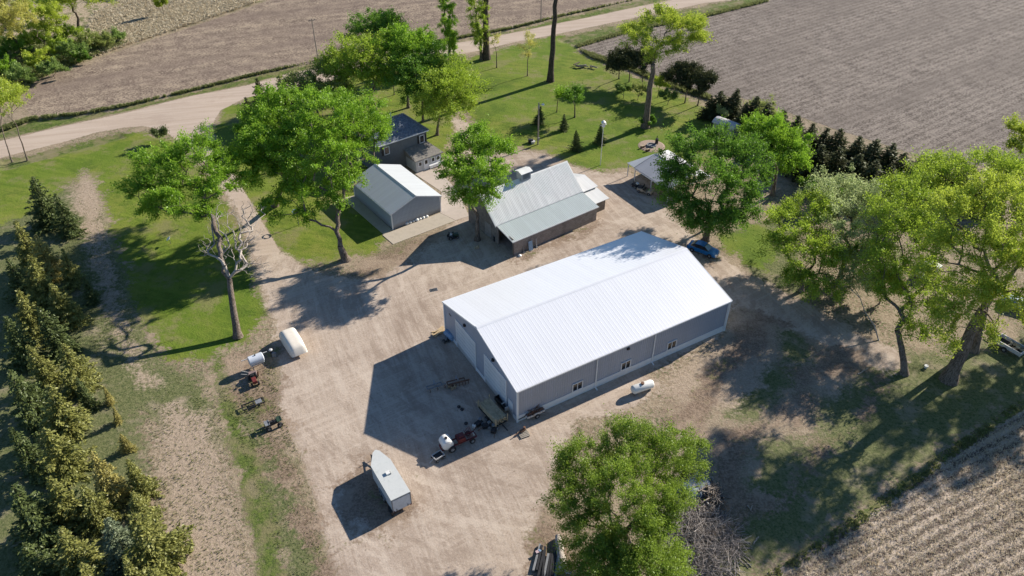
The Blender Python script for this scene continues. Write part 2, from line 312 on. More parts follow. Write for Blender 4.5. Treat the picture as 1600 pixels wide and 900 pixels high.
    ro = g.mix(g.step(g.noise(g.rot(P, R(12), (.06, .8, 1)), 1.0, 4, .6), .34, .66), (.43, .345, .275), (.50, .41, .335)); ro = g.mix(g.math('MULTIPLY', g.step(nC, .54, .66), .4), ro, (.56, .49, .41)); ro = g.mix(g.math('MULTIPLY', g.step(nM, .52, .68), .5), ro, (.38, .30, .24))
    col = g.mix(mask('road', .7), col, ro)
    # fields: dark tilled soil under pale corn residue, laid in rows
    def rowdir(a, b):
        q = U(*b) - U(*a); return math.atan2(q.y, q.x)
    def rows(ang_, per, wob=.35):
        v = g.rot(P, ang_, (1, 1, 1)); y = g.math('ADD', g.sep(v)[1], g.math('MULTIPLY', nB, wob))
        return g.math('ADD', .5, g.math('MULTIPLY', g.math('SINE', g.math('MULTIPLY', y, 2 * math.pi / per)), .5))
    def field(soil, res, mid, ang_, per, amt, cover, fx=1.6, fy=2.6, band=1.):
        r = rows(ang_, per); fib = g.noise(g.rot(P, ang_, (fx, fy, 3)), 1.0, 4, .8)
        tot = g.math('ADD', g.math('MULTIPLY', r, amt), g.math('ADD', g.math('MULTIPLY', fib, .74), g.math('MULTIPLY', nA, .26)))
        c = g.mix(g.step(tot, cover + amt * .5 - .09, cover + amt * .5 + .09), soil, res)
        c = g.mix(g.step(g.noise(g.rot(P, ang_, (.012, .12, 1)), 1.0, 4, .6), .42, .66), c, g.mix(.55 * band, c, mid))
        return c, r
    aA = rowdir((200, 100), (700, 30)); aB = rowdir((1490, 190), (1600, 140)); aC = rowdir((1250, 890), (1600, 700))
    cA, rA = field((.115, .083, .070), (.42, .34, .25), (.19, .145, .118), aA, 3.1, .02, .50, 1.9, 3.4, 1.1)
    cB, rB = field((.092, .075, .064), (.285, .245, .210), (.155, .130, .112), aB, 1.5, .05, .49, 1.6, 3.2, 1.1)
    cC, rC = field((.13, .10, .08), (.50, .42, .34), (.22, .18, .14), aC, 1.05, .13, .49)
    mA, mB, mC = mask('fA', .5), mask('fB', .5), mask('fC', .9)
    col = g.mix(mA, col, cA); col = g.mix(mB, col, cB); col = g.mix(mC, col, cC)
    fm = g.math('MAXIMUM', mA, g.math('MAXIMUM', mB, mC))
    h = g.math('ADD', g.math('MULTIPLY', nB, .5), g.math('MULTIPLY', nC, .35))
    h = g.math('ADD', h, g.math('MULTIPLY', g.math('MULTIPLY', rC, mC), .7)); h = g.math('ADD', h, g.math('MULTIPLY', g.math('MULTIPLY', rB, mB), .4))
    rgh = g.math('ADD', .10, g.math('MULTIPLY', g.math('MAXIMUM', fm, lushm), .25))
    smooth = g.math('SUBTRACT', 1., g.math('MULTIPLY', g.math('MAXIMUM', g.math('MULTIPLY', mask('gravel'), 1.), mask('road')), .55))
    n = g.node('ShaderNodeBump'); n.inputs['Distance'].default_value = .22; g.put(n.inputs['Strength'], g.math('MULTIPLY', smooth, .75)); g.put(n.inputs['Height'], h)
    g.bsdf(col, .95, 0, .12, n.outputs[0])
    return g.m
GM = ground_material()
NX, NY = len(GX), len(GY)
idx = np.arange(NX * NY).reshape(NY, NX)
Q = np.stack([idx[:-1, :-1], idx[:-1, 1:], idx[1:, 1:], idx[1:, :-1]], -1).reshape(-1, 4)
order = [('ground', None), ('lawn', 'lawn'), ('verge', 'lush'), ('dry_grassland', 'reed'), ('gravel_yard', 'gravel'), ('road', 'road'), ('far_field', 'fA'), ('stubble_field', 'fB'), ('corn_field', 'fC')]
cls = np.zeros(len(Q), int)
for i, (nm, a) in enumerate(order):
    if a: cls[LAY[a][Q].mean(1) > .5] = i
for i, (nm, a) in enumerate(order):
    F = Q[cls == i]
    if not len(F): continue
    used, inv = np.unique(F, return_inverse=True)
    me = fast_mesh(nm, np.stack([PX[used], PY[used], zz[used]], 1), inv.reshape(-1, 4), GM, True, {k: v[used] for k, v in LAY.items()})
    tag(link(nm, me), kind='structure')

# ------------------------------------------------------------------ foliage and trees
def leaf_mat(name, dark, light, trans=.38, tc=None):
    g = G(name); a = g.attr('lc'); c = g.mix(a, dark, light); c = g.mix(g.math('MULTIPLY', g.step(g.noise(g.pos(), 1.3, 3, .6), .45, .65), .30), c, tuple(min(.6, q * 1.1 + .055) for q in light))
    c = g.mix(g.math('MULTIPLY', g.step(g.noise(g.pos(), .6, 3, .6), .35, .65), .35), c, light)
    d = g.node('ShaderNodeBsdfDiffuse'); g.put(d.inputs[0], c)
    t = g.node('ShaderNodeBsdfTranslucent'); g.put(t.inputs[0], g.mix(.5, c, tc or tuple(min(1, q * 1.7) for q in light)))
    gl = g.node('ShaderNodeBsdfGlossy'); gl.inputs['Roughness'].default_value = .45; g.put(gl.inputs[0], (.9, .95, .9))
    m = g.node('ShaderNodeMixShader'); m.inputs[0].default_value = trans; g.t.links.new(d.outputs[0], m.inputs[1]); g.t.links.new(t.outputs[0], m.inputs[2])
    m2 = g.node('ShaderNodeMixShader'); m2.inputs[0].default_value = .02; g.t.links.new(m.outputs[0], m2.inputs[1]); g.t.links.new(gl.outputs[0], m2.inputs[2])
    g.t.links.new(m2.outputs[0], g.out.inputs[0]); return g.m
LM = dict(
    maple=leaf_mat('maple_leaves', (.080, .150, .010), (0.254, 0.425, 0.035)),
    shade=leaf_mat('deep_green_leaves', (.045, .105, .012), (0.151, 0.286, 0.031)),
    lime=leaf_mat('lime_leaves', (.17, .235, .018), (0.425, 0.506, 0.063)),
    ash=leaf_mat('fresh_green_leaves', (.115, .185, .014), (0.348, 0.462, 0.050)),
    silver=leaf_mat('silvery_leaves', (.15, .20, .07), (0.437, 0.506, 0.230)),
    yellow=leaf_mat('yellow_catkin_leaves', (.26, .25, .05), (.52, .50, .13)),
    olive=leaf_mat('olive_leaves', (.10, .135, .03), (0.300, 0.350, 0.100)),
    pine=leaf_mat('pine_needles', (.024, .045, .018), (.100, .105, .04), .12),
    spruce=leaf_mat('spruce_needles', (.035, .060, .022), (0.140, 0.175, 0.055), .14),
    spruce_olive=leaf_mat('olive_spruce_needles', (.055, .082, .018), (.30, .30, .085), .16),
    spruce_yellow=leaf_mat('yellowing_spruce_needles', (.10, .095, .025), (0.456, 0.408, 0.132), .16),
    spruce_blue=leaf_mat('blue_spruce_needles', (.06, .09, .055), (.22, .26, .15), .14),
    spring=leaf_mat('spring_green_leaves', (.095, .160, .016), (.255, .355, .045)),
    bush=leaf_mat('shrub_leaves', (.05, .09, .02), (0.238, 0.340, 0.085)))
def bark(name, a, b):
    g = G(name); p = g.pos(); n = g.noise(g.vm('MULTIPLY', p, (5, 5, 1.1)), 1.6, 6, .7); m = g.noise(p, .5, 3, .5)
    c = g.mix(g.step(n, .38, .62), a, b); c = g.mix(g.math('MULTIPLY', g.step(m, .5, .7), .4), c, tuple(q * 1.25 for q in b))
    g.bsdf(c, .95, 0, .1, g.bump(n, .9, .06)); return g.m
STICKS = bark('grey_dead_wood', (.17, .15, .14), (.44, .40, .37))
BARK = bark('grey_brown_bark', (.085, .066, .05), (.23, .19, .155)); DEAD = bark('bleached_dead_wood', (.26, .22, .185), (.52, .47, .41)); DARKBARK = bark('dark_bark', (.045, .036, .03), (.13, .105, .085))

def tubes(chains):
    V = []; F = []; n0 = 0
    for pts, rad in chains:
        pts = np.asarray(pts, float); rad = np.asarray(rad, float)
        sides = 10 if rad.max() > .22 else (6 if rad.max() > .07 else 4)
        t = np.gradient(pts, axis=0); t /= np.linalg.norm(t, axis=1)[:, None] + 1e-9
        ref = np.array([0, 0, 1.]) if abs(t[0, 2]) < .9 else np.array([1., 0, 0])
        u = np.cross(t, ref); u /= np.linalg.norm(u, axis=1)[:, None] + 1e-9; v = np.cross(t, u)
        an = np.arange(sides) * 2 * np.pi / sides
        ring = pts[:, None] + rad[:, None, None] * (np.cos(an)[None, :, None] * u[:, None] + np.sin(an)[None, :, None] * v[:, None])
        V.append(ring.reshape(-1, 3)); m = len(pts)
        i = np.arange(m - 1)[:, None] * sides; k = np.arange(sides)[None]; k2 = (k + 1) % sides
        F.append((np.stack([i + k, i + k2, i + sides + k2, i + sides + k], -1).reshape(-1, 4)) + n0); n0 += m * sides
    return np.concatenate(V), np.concatenate(F)

def leaves(cent, cr, n, size, r, up=.25, flat=.8, elong=.42, jit=.6, heart=None):
    """n small leaf-spray faces spread about the clump centres"""
    k = r.integers(0, len(cent), n); base = cent[k]
    off = r.normal(size=(n, 3)) * np.array([1, 1, flat]) * cr[k][:, None] * .5
    out = cent - (cent.mean(0) if heart is None else heart); out[:, 2] += 1.2; out = out / (np.linalg.norm(out, axis=1)[:, None] + 1e-6) + r.normal(size=cent.shape) * .35
    out /= np.linalg.norm(out, axis=1)[:, None]
    c = base + off * .72 + out[k] * (np.abs(r.normal(size=n)) * cr[k] * .62)[:, None]
    nrm = r.normal(size=(n, 3)); nrm[:, 2] += up * 2; nrm /= np.linalg.norm(nrm, axis=1)[:, None]
    a = np.cross(nrm, r.normal(size=(n, 3))); a /= np.linalg.norm(a, axis=1)[:, None] + 1e-9; a = a + out[k] * .9; a /= np.linalg.norm(a, axis=1)[:, None] + 1e-9
    b = np.cross(nrm, a); b /= np.linalg.norm(b, axis=1)[:, None] + 1e-9
    L = size * r.uniform(.55, 1.45, n)[:, None] * 1.05; a = a * L * .5; b = b * L * .5 * elong
    V = np.stack([c - a, c + b, c + a * .9, c - b], 1).reshape(-1, 3)
    tone = r.uniform(0, 1, len(cent)); lc = np.clip(tone[k] * jit + r.uniform(0, 1 - jit * .6, n), 0, 1)
    return V, np.arange(4 * n).reshape(-1, 4), np.repeat(lc, 4)

def skeleton(trunk, attr, r, tip=.018, expo=.46, step=.9):
    """trunk: points; attr: crown tips; every tip is joined to the nearest branch that leads up to it"""
    nodes = [np.array(p, float) for p in trunk]; par = [-1] + list(range(len(trunk) - 1)); start = max(1, int(len(trunk) * .55))
    plen = [0.]
    for i in range(1, len(trunk)): plen.append(0.)
    chains = [list(range(len(trunk)))]
    top = nodes[-1]
    for p in attr[np.argsort(np.linalg.norm(attr - top, axis=1))]:
        N = np.array(nodes[start:]); d = np.linalg.norm(N - p, axis=1); pl = np.array(plen[start:])
        pen = np.maximum(0, N[:, 2] - p[2] + .2) * .9
        j = int(np.argmin(d + .28 * pl + pen)) + start; a = nodes[j]; D = np.linalg.norm(p - a)
        m = max(1, int(D / step)); ch = [j]; q = a; mid = (a + p) / 2 + np.array([0, 0, .10 * D]) + r.normal(size=3) * .07 * D
        for s in range(1, m + 1):
            t = s / m; pt = (1 - t) ** 2 * a + 2 * t * (1 - t) * mid + t * t * p
            if s < m: pt = pt + r.normal(size=3) * .05 * min(D, 3)
            nodes.append(pt); par.append(ch[-1]); plen.append(plen[ch[-1]] + D / m); ch.append(len(nodes) - 1)
        chains.append(ch)
    cnt = np.zeros(len(nodes)); ends = [c[-1] for c in chains[1:]]
    for e in ends: cnt[e] += 1
    for i in range(len(nodes) - 1, 0, -1):
        if par[i] >= 0: cnt[par[i]] += cnt[i]
    rad = tip * np.maximum(cnt, .6) ** expo
    return np.array(nodes), chains, rad

def lobes_world(lobes):
    out = []
    for l in lobes:
        p = U(l[0], l[1], l[3]); rr = l[2] * px2m(p); out.append((np.array(p), rr, l[4] if len(l) > 4 else 1.))
    return out
def crown_points(lobes, dens, r, zs=.8, zmin=1.2, gcut=.78):
    pts = []
    for c, rr, k in lobes:
        n = max(3, int(dens * k * rr ** 2)); d = r.normal(size=(n, 3)); d /= np.linalg.norm(d, axis=1)[:, None]
        gap = r.normal(size=3); gap /= np.linalg.norm(gap); keep = (d @ gap < gcut) | (r.uniform(size=n) < .25); d = d[keep]; n = len(d)
        d[:, 2] = np.where(d[:, 2] < -.3, -d[:, 2] * .6, d[:, 2])
        q = c + d * (rr * r.uniform(.15, 1, n) ** .42)[:, None] * np.array([1, 1, zs]) * r.uniform(.78, 1.2, n)[:, None]; pts.append(q)
    P_ = np.concatenate(pts); P_[:, 2] = np.maximum(P_[:, 2], zmin); return P_
NTREE = [0]; RS, NS = 1.18, 2.6
def tree(name, label, cat, base, lobes, mat, n=9000, leaf=.34, trunk_r=.35, fork=None, dens=3.6, clump=1.15, bk=None, group=None, dead=None, zs=.8, world=False, tip=.02, up=.25, roots=True, expo=.46, rs=1., ns=1., rmx=.6):
    NTREE[0] += 1; r = np.random.default_rng(1000 + NTREE[0] * 17)
    b = U(*base) if not world else Vector(base); bv = np.array(b)
    Lw = lobes if world else lobes_world(lobes)
    Lw = [(a_, q_ * RS * rs, k_) for a_, q_, k_ in Lw]; n = int(n * NS * ns); clump *= .80; leaf *= .76
    cen = sum(l[0] * l[1] for l in Lw) / sum(l[1] for l in Lw); zlow = min(l[0][2] - l[1] * .7 for l in Lw)
    if fork is None:
        fz = max(zlow * .8, cen[2] * .42); t = fz / cen[2]; fk = bv + (cen - bv) * np.array([t * .55, t * .55, 0]) + np.array([0, 0, fz])
    else: fk = np.array(U(*fork))
    m = 9; ts = np.linspace(0, 1, m); tr = bv[None] + (fk - bv)[None] * ts[:, None]
    tr[:, :2] = bv[:2] + (fk - bv)[:2] * (ts ** 1.25)[:, None] + r.normal(size=(m, 2)) * .05 * fk[2] / 6 * np.minimum(ts, 1)[:, None]
    at = crown_points(Lw, dens, r, zs)
    nodes, chains, rad = skeleton(tr, at, r, tip, expo)
    tl = np.linspace(trunk_r, trunk_r * .66, m); tl[0] *= 1.45; tl[1] *= 1.08; rad[:m] = np.maximum(tl, 0)
    rmax = trunk_r * rmx; rad[m:] = np.minimum(rad[m:], rmax)
    root = thing(name, b, 0, label, cat, group)
    V, F = tubes([(nodes[c] - bv, rad[c] if c is chains[0] else np.r_[min(rad[c[0]], rad[c[1]] * 1.15), rad[c[1:]]]) for c in chains])
    V[:, 2] -= .05
    link('trunk', fast_mesh('trunk', V, F, bk or BARK, True), root)
    if dead:
        dl = lobes_world(dead); da = crown_points(dl, 15, r, .9); dn, dc, dr = skeleton(tr, da, r, .017, .48)
        V, F = tubes([(dn[c] - bv, np.r_[dr[c[1]], dr[c[1:]]]) for c in dc[1:]]); link('dead_limb', fast_mesh('dead_limb', V, F, DEAD, True), root)['label'] = 'bleached leafless limbs'
    if n:
        cr = np.full(len(at), clump) * r.uniform(.6, 1.25, len(at))
        V, F, lc = leaves(at - bv, cr, n, leaf, r, up)
        link('crown', fast_mesh('crown', V, F, mat, False, {'lc': lc}), root)
    return root

# ---- spruces: one mesh set per variant, copied
def spruce_mesh(seed, h=8., rad=2.1, mat=None, bare=.4):
    r = np.random.default_rng(seed); C = []; A = []; Ls = []; tone = []
    z = bare
    while z < h * .985:
        t = (z - bare) / (h - bare); R_ = rad * (1 - t) ** .82 * r.uniform(.72, 1.15) + .10; nb = max(5, int(13 * (1 - t) + 4))
        a0 = r.uniform(0, 6.28)
        for k in range(nb):
            a = a0 + 6.283 * k / nb + r.normal() * .18; Rk = R_ * r.uniform(.55, 1.2) * (1 + .22 * np.sin(a * 2 + seed) + .15 * np.sin(a * 3 + z)); tn = r.uniform()
            m = max(5, int(Rk * 20)); s = r.uniform(.12, 1, m) ** .7
            x = s * Rk; zz_ = z - .28 * x + .16 * x * s + r.normal(size=m) * .05; side = r.normal(size=m) * .16 * (1.15 - s * .6) * Rk ** .5
            C.append(np.stack([np.cos(a) * x - np.sin(a) * side, np.sin(a) * x + np.cos(a) * side, zz_], 1))
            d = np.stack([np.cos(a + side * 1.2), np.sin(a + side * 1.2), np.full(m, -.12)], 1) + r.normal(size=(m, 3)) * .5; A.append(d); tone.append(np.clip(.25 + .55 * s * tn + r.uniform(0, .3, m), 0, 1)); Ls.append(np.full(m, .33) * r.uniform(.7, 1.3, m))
        z += .30 + .10 * (1 - t)
    C = np.concatenate(C); A = np.concatenate(A); A /= np.linalg.norm(A, axis=1)[:, None]; Ls = np.concatenate(Ls)[:, None]; tone = np.concatenate(tone)
    nrm = r.normal(size=C.shape) * .55; nrm[:, 2] += 1.; B = np.cross(nrm, A); B /= np.linalg.norm(B, axis=1)[:, None]
    V = np.stack([C - A * Ls * .5, C + B * Ls * .24, C + A * Ls * .6, C - B * Ls * .27], 1).reshape(-1, 3)
    cm = fast_mesh('crown', V, np.arange(len(V)).reshape(-1, 4), mat, False, {'lc': np.repeat(tone, 4)})
    zs_ = np.linspace(-.05, h, 8); Vt, Ft = tubes([(np.stack([zs_ * 0, zs_ * 0, zs_], 1), np.linspace(.16, .02, 8))])
    return cm, fast_mesh('trunk', Vt, Ft, DARKBARK, True), h
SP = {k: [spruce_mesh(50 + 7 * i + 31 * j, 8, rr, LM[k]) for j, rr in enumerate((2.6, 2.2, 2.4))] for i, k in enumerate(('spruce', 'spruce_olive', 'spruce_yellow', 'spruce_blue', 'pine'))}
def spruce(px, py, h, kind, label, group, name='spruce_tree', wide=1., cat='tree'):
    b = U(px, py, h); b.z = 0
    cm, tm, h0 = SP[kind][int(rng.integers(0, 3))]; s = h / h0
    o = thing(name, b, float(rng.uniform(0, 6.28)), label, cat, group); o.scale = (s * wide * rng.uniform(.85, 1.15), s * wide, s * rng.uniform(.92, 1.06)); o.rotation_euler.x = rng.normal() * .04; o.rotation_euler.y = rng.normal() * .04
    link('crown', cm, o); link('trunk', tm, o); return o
ORD = 'first second third fourth fifth sixth seventh eighth ninth tenth eleventh twelfth thirteenth fourteenth fifteenth sixteenth seventeenth eighteenth nineteenth twentieth'.split()
def nth(i):
    return ORD[i] if i < 20 else ('twenty-' + ORD[i - 20] if i < 29 else ('thirtieth' if i == 29 else ('thirty-' + ORD[i - 30] if i < 39 else ('fortieth' if i == 39 else 'forty-' + ORD[i - 40]))))
# ------------------------------------------------------------------ buildings
M_ROOFW = metal_sheet('white_roof_sheet', (.79, .81, .85), .03, rough=.30, spec=1.)
M_WALLG = metal_sheet('grey_blue_wall_sheet', (.36, .39, .46), .06, rough=.5, axis=2)
M_WHITE = paint('white_trim', (.72, .73, .74), .45, var=.05)
M_DOORW = metal_sheet('white_sectional_door', (.66, .69, .72), .04, rough=.5, axis=2)
M_GLASS = paint('dark_window_glass', (.012, .016, .022), .08, var=.3, spec=.8)
M_BLACK = paint('black_paint', (.018, .018, .02), .5, var=.3)
M_GARR = metal_sheet('pale_steel_roof', (.52, .55, .58), .08, rough=.4)
M_GARW = metal_sheet('steel_grey_wall', (.31, .36, .42), .08, rough=.5, axis=2)
M_GALV = metal_sheet('weathered_galvanised_roof', (.86, .86, .84), .18, tint=(.70, .73, .71), rough=.42)
M_LEAN = metal_sheet('green_grey_roof_sheet', (.47, .53, .53), .08, rough=.42)
M_CONC = paint('pale_concrete', (.44, .385, .31), .9, var=.12, scale=.8, dirt=(.33, .285, .23), bumpy=.01)
M_WOOD = paint('weathered_boards', (.21, .185, .16), .85, var=.35, scale=1.5, bumpy=.02)
M_SHING = paint('dark_blue_grey_shingles', (.13, .155, .20), .6, var=.5, scale=3.5, dirt=(.26, .27, .28), bumpy=.02)
M_SHINGB = paint('grey_brown_shingles', (.20, .185, .165), .85, var=.3, scale=3, bumpy=.02)
M_SIDING = paint('dark_slate_siding', (.12, .135, .145), .7, var=.15)
M_PALES = paint('pale_grey_siding', (.42, .43, .44), .7, var=.1)


def rect_on(axis, s0, s1, z0, z1, off, th, mb):
    """flat panel on a wall: axis 'x' -> wall runs along local x facing -y at y=off ; 'y' -> wall runs along local y facing -x at x=off"""
    if axis == 'x': mb.box(((s0 + s1) / 2, off, (z0 + z1) / 2), (s1 - s0, th, z1 - z0))
    elif axis == 'X': mb.box(((s0 + s1) / 2, off, (z0 + z1) / 2), (s1 - s0, th, z1 - z0))
    else: mb.box((off, (s0 + s1) / 2, (z0 + z1) / 2), (th, s1 - s0, z1 - z0))
    return mb
def window(root, axis, s, z, w_, h_, off, out, panes=2, fr=None, label=None):
    """frame with panes and sill; off = wall plane coordinate, out = sign of outward direction"""
    f = MB(); t = .1
    for s0, s1, z0, z1 in ((s - w_ / 2, s + w_ / 2, z + h_ / 2 - t, z + h_ / 2), (s - w_ / 2, s + w_ / 2, z - h_ / 2, z - h_ / 2 + t), (s - w_ / 2, s - w_ / 2 + t, z - h_ / 2 + t, z + h_ / 2 - t), (s + w_ / 2 - t, s + w_ / 2, z - h_ / 2 + t, z + h_ / 2 - t)):
        rect_on(axis, s0, s1, z0, z1, off + out * .05, .10, f)
    iw = (w_ - 2 * t)
    for k in range(1, panes): rect_on(axis, s - iw / 2 + iw * k / panes - .04, s - iw / 2 + iw * k / panes + .04, z - h_ / 2 + t, z + h_ / 2 - t, off + out * .045, .08, f)
    fo = f.build('window', fr or M_WHITE, root)
    g_ = rect_on(axis, s - iw / 2, s + iw / 2, z - h_ / 2 + t, z + h_ / 2 - t, off + out * .02, .03, MB()); g_.build('pane', M_GLASS, fo)
    return fo

def gable_roof(L, W_, he, hr, ov_e, ov_g, mat, root, pitch=.3, name='roof', th=.12, x0=0.):
    """ridge along local x; building footprint x0..L, 0..W_"""
    sl = math.atan2(hr - he, W_ / 2); run = (W_ / 2) / math.cos(sl) + ov_e; m = MB(); m.keep = True; n = 0
    c, s = math.cos(sl), math.sin(sl)
    m.ribbed((x0 - ov_g, -ov_e * c, he - ov_e * s), (1, 0, 0), L - x0 + 2 * ov_g, (0, c, s), lambda u: run, (0, -s, c), pitch, .006, .05)
    m.ribbed((L + ov_g, W_ + ov_e * c, he - ov_e * s), (-1, 0, 0), L - x0 + 2 * ov_g, (0, -c, s), lambda u: run, (0, s, c), pitch, .006, .05)
    m.prism([(-ov_e * c, he - ov_e * s - .01), (W_ / 2, hr + .005 - .01), (W_ + ov_e * c, he - ov_e * s - .01), (W_ + ov_e * c, he - ov_e * s - th), (W_ / 2, hr - th), (-ov_e * c, he - ov_e * s - th)], x0 - ov_g, L + ov_g, 'X')
    o = m.build(name, mat, root)
    cap = MB().prism([(W_ / 2 - .25, hr - .25 * s / c + .028), (W_ / 2, hr + .05), (W_ / 2 + .25, hr - .25 * s / c + .028), (W_ / 2, hr + .02)], x0 - ov_g - .02, L + ov_g + .02, 'X')
    cap.build('ridge_cap', mat, o)
    return o
def fascia(L, W_, he, hr, ov_e, ov_g, root, mat, x0=0., h=.22, name='trim'):
    sl = math.atan2(hr - he, W_ / 2); c, s = math.cos(sl), math.sin(sl); m = MB()
    for x in (x0 - ov_g - .03, L + ov_g + .03):
        m.bar((x, -ov_e * c - .02, he - ov_e * s - .10), (x, W_ / 2, hr - .10), .05, h); m.bar((x, W_ + ov_e * c + .02, he - ov_e * s - .10), (x, W_ / 2, hr - .10), .05, h)
    for y in (-ov_e * c - .04, W_ + ov_e * c + .04): m.box(((x0 + L) / 2, y, he - ov_e * s - .12), (L - x0 + 2 * ov_g, .07, .18))
    return m.build(name, mat, root)

# big white-roofed machine shed; local x along its length, y across, origin at the near front corner
SH_L, SH_W, SH_E, SH_R = 30.19, 17.48, 4.9, 7.32
shed = thing('machine_shed', (.594, 56.967, 0), R(30.45), 'largest building, long grey metal shed with wide white ribbed roof in the gravel yard', 'shed')
base = MB().box((SH_L / 2, SH_W / 2, .02), (SH_L - .1, SH_W - .1, .2)); base.build('foundation', M_CONC, shed)
wl = MB(); wl.keep = True; wt = lambda u: SH_E - .1
gt = lambda u: SH_E - .12 + (SH_R - SH_E) * (1 - abs(u - SH_W / 2) / (SH_W / 2))
wl.ribbed((0, 0, 0), (1, 0, 0), SH_L, (0, 0, 1), wt, (0, -1, 0), .3, .025, .05)
wl.ribbed((SH_L, SH_W, 0), (-1, 0, 0), SH_L, (0, 0, 1), wt, (0, 1, 0), .3, .025, .05)
wl.ribbed((0, SH_W, 0), (0, -1, 0), SH_W, (0, 0, 1), gt, (-1, 0, 0), .3, .025, .05)
wl.ribbed((SH_L, 0, 0), (0, 1, 0), SH_W, (0, 0, 1), gt, (1, 0, 0), .3, .025, .05)
wl.build('wall', M_WALLG, shed)
gable_roof(SH_L, SH_W, SH_E, SH_R, .15, .18, M_ROOFW, shed, .46)
fascia(SH_L, SH_W, SH_E, SH_R, .15, .18, shed, M_WHITE)
sk = MB(); sk.box((SH_L / 2, -.045, .48), (SH_L - .2, .05, .90)); sk.box((SH_L / 2, SH_W + .045, .48), (SH_L - .2, .05, .90)); sk.box((SH_L + .045, SH_W / 2, .48), (.05, SH_W - .2, .90))
for a, b in ((.1, 2.3), (7.2, 9.35), (14.4, 17.4)): sk.box((-.045, (a + b) / 2, .30), (.05, b - a, .55))
sk.build('wainscot', M_WHITE, shed)
for x, y in ((-.03, -.03), (SH_L + .03, -.03), (-.03, SH_W + .03), (SH_L + .03, SH_W + .03)):
    MB().box((x, y, (SH_E - .15) / 2), (.2, .2, SH_E - .15)).build('corner_trim', M_WHITE, shed)
for x in (10.35, 18.6):
    m = MB(); m.box((x, -.12, 2.45), (.13, .10, 4.6)); m.bar((x, -.12, .2), (x, -.55, .05), .12); m.build('downspout', M_WHITE, shed)
MB().box((SH_L - .25, -.14, 2.45), (.12, .10, 4.6)).build('downspout', M_WHITE, shed)
for x in (7.83, 14.62, 21.5): window(shed, 'x', x, 1.58, 1.42, 1.25, -.03, -1)
for y0, y1 in ((2.42, 7.15), (9.5, 14.25)):
    d = MB(); d.box((-.05, (y0 + y1) / 2, 2.12), (.05, y1 - y0, 4.2)); dd = d.build('overhead_door', M_DOORW, shed)
    m = MB()
    for k in range(1, 7): m.box((-.08, (y0 + y1) / 2, 4.2 * k / 7), (.012, y1 - y0 - .1, .03))
    m.build('door_panel_seam', paint('seam_grey', (.36, .39, .42), .6), dd)
    f = MB(); f.box((-.06, y0 - .08, 2.15), (.08, .15, 4.3)); f.box((-.06, y1 + .08, 2.15), (.08, .15, 4.3)); f.box((-.06, (y0 + y1) / 2, 4.32), (.08, y1 - y0 + .3, .16)); f.build('door_frame', M_WHITE, dd)
f = MB(); f.box((-.06, 1.35, 1.08), (.06, .95, 2.05)); wd = f.build('walk_door', M_DOORW, shed); MB().cyl((-.10, 1.0, 1.0), (-.14, 1.0, 1.0), .035).build('door_handle', M_BLACK, wd)
for y, z in ((11.87, 5.25), (5.09, 5.22)):
    m = MB(); m.box((-.14, y, z), (.22, .34, .26)); m.bar((-.2, y, z + .06), (-.32, y, z - .08), .2, .05); m.build('wall_light', M_BLACK, shed)
MB().box((14.67, -.12, 4.15), (.34, .2, .24)).build('wall_light', M_BLACK, shed)
# a small vent louvre near the peak
MB().box((-.04, 15.9, 3.9), (.05, .55, .12)).build('vent', M_BLACK, shed)

# small steel garage on its concrete apron; local x towards the road, y towards the yard side
GA = R(127.13); GL, GW, GE, GR_ = 11.94, 8.51, 2.94, 4.46
gar = thing('steel_garage', (-17.866, 95.358, 0), GA, 'small windowless grey steel garage with pale gable roof beside the house', 'garage')
# local frame: x = away from the camera, y = -width towards the right
wl = MB(); wl.keep = True; gg = lambda u: GE - .08 + (GR_ - GE) * (1 - abs(u - GW / 2) / (GW / 2)); we = lambda u: GE - .08
wl.ribbed((GL, 0, 0), (-1, 0, 0), GL, (0, 0, 1), we, (0, 1, 0), .23, .02, .04); wl.ribbed((0, -GW, 0), (1, 0, 0), GL, (0, 0, 1), we, (0, -1, 0), .23, .02, .04)
wl.ribbed((0, 0, 0), (0, -1, 0), GW, (0, 0, 1), gg, (-1, 0, 0), .23, .02, .04); wl.ribbed((GL, -GW, 0), (0, 1, 0), GW, (0, 0, 1), gg, (1, 0, 0), .23, .02, .04)
wl.build('wall', M_GARW, gar)
def shift_y(o, dy):
    for q in [o] + list(o.children):
        if q.type == 'MESH':
            for v in q.data.vertices: v.co.y += dy
ro = gable_roof(GL, GW, GE, GR_, .2, .2, M_GARR, gar, .3); shift_y(ro, -GW)
fo = fascia(GL, GW, GE, GR_, .2, .2, gar, M_WHITE, h=.16); shift_y(fo, -GW)
for x, y in ((0, 0), (0, -GW), (GL, 0), (GL, -GW)): MB().box((x, y, (GE - .1) / 2), (.16, .16, GE - .1)).build('corner_trim', M_WHITE, gar)
MB().box((GL / 2, .08, GE - .2), (GL, .12, .12)).build('gutter', M_WHITE, gar)
dd = MB().box((4.0, -GW - .05, 1.15), (3.2, .05, 2.3)).build('overhead_door', M_DOORW, gar); MB().box((4.0, -GW - .085, 1.2), (2.9, .01, .03)).build('door_panel_seam', M_BLACK, dd)
MB().box((8.6, -GW - .05, 1.15), (3.2, .05, 2.3)).build('overhead_door', M_DOORW, gar)
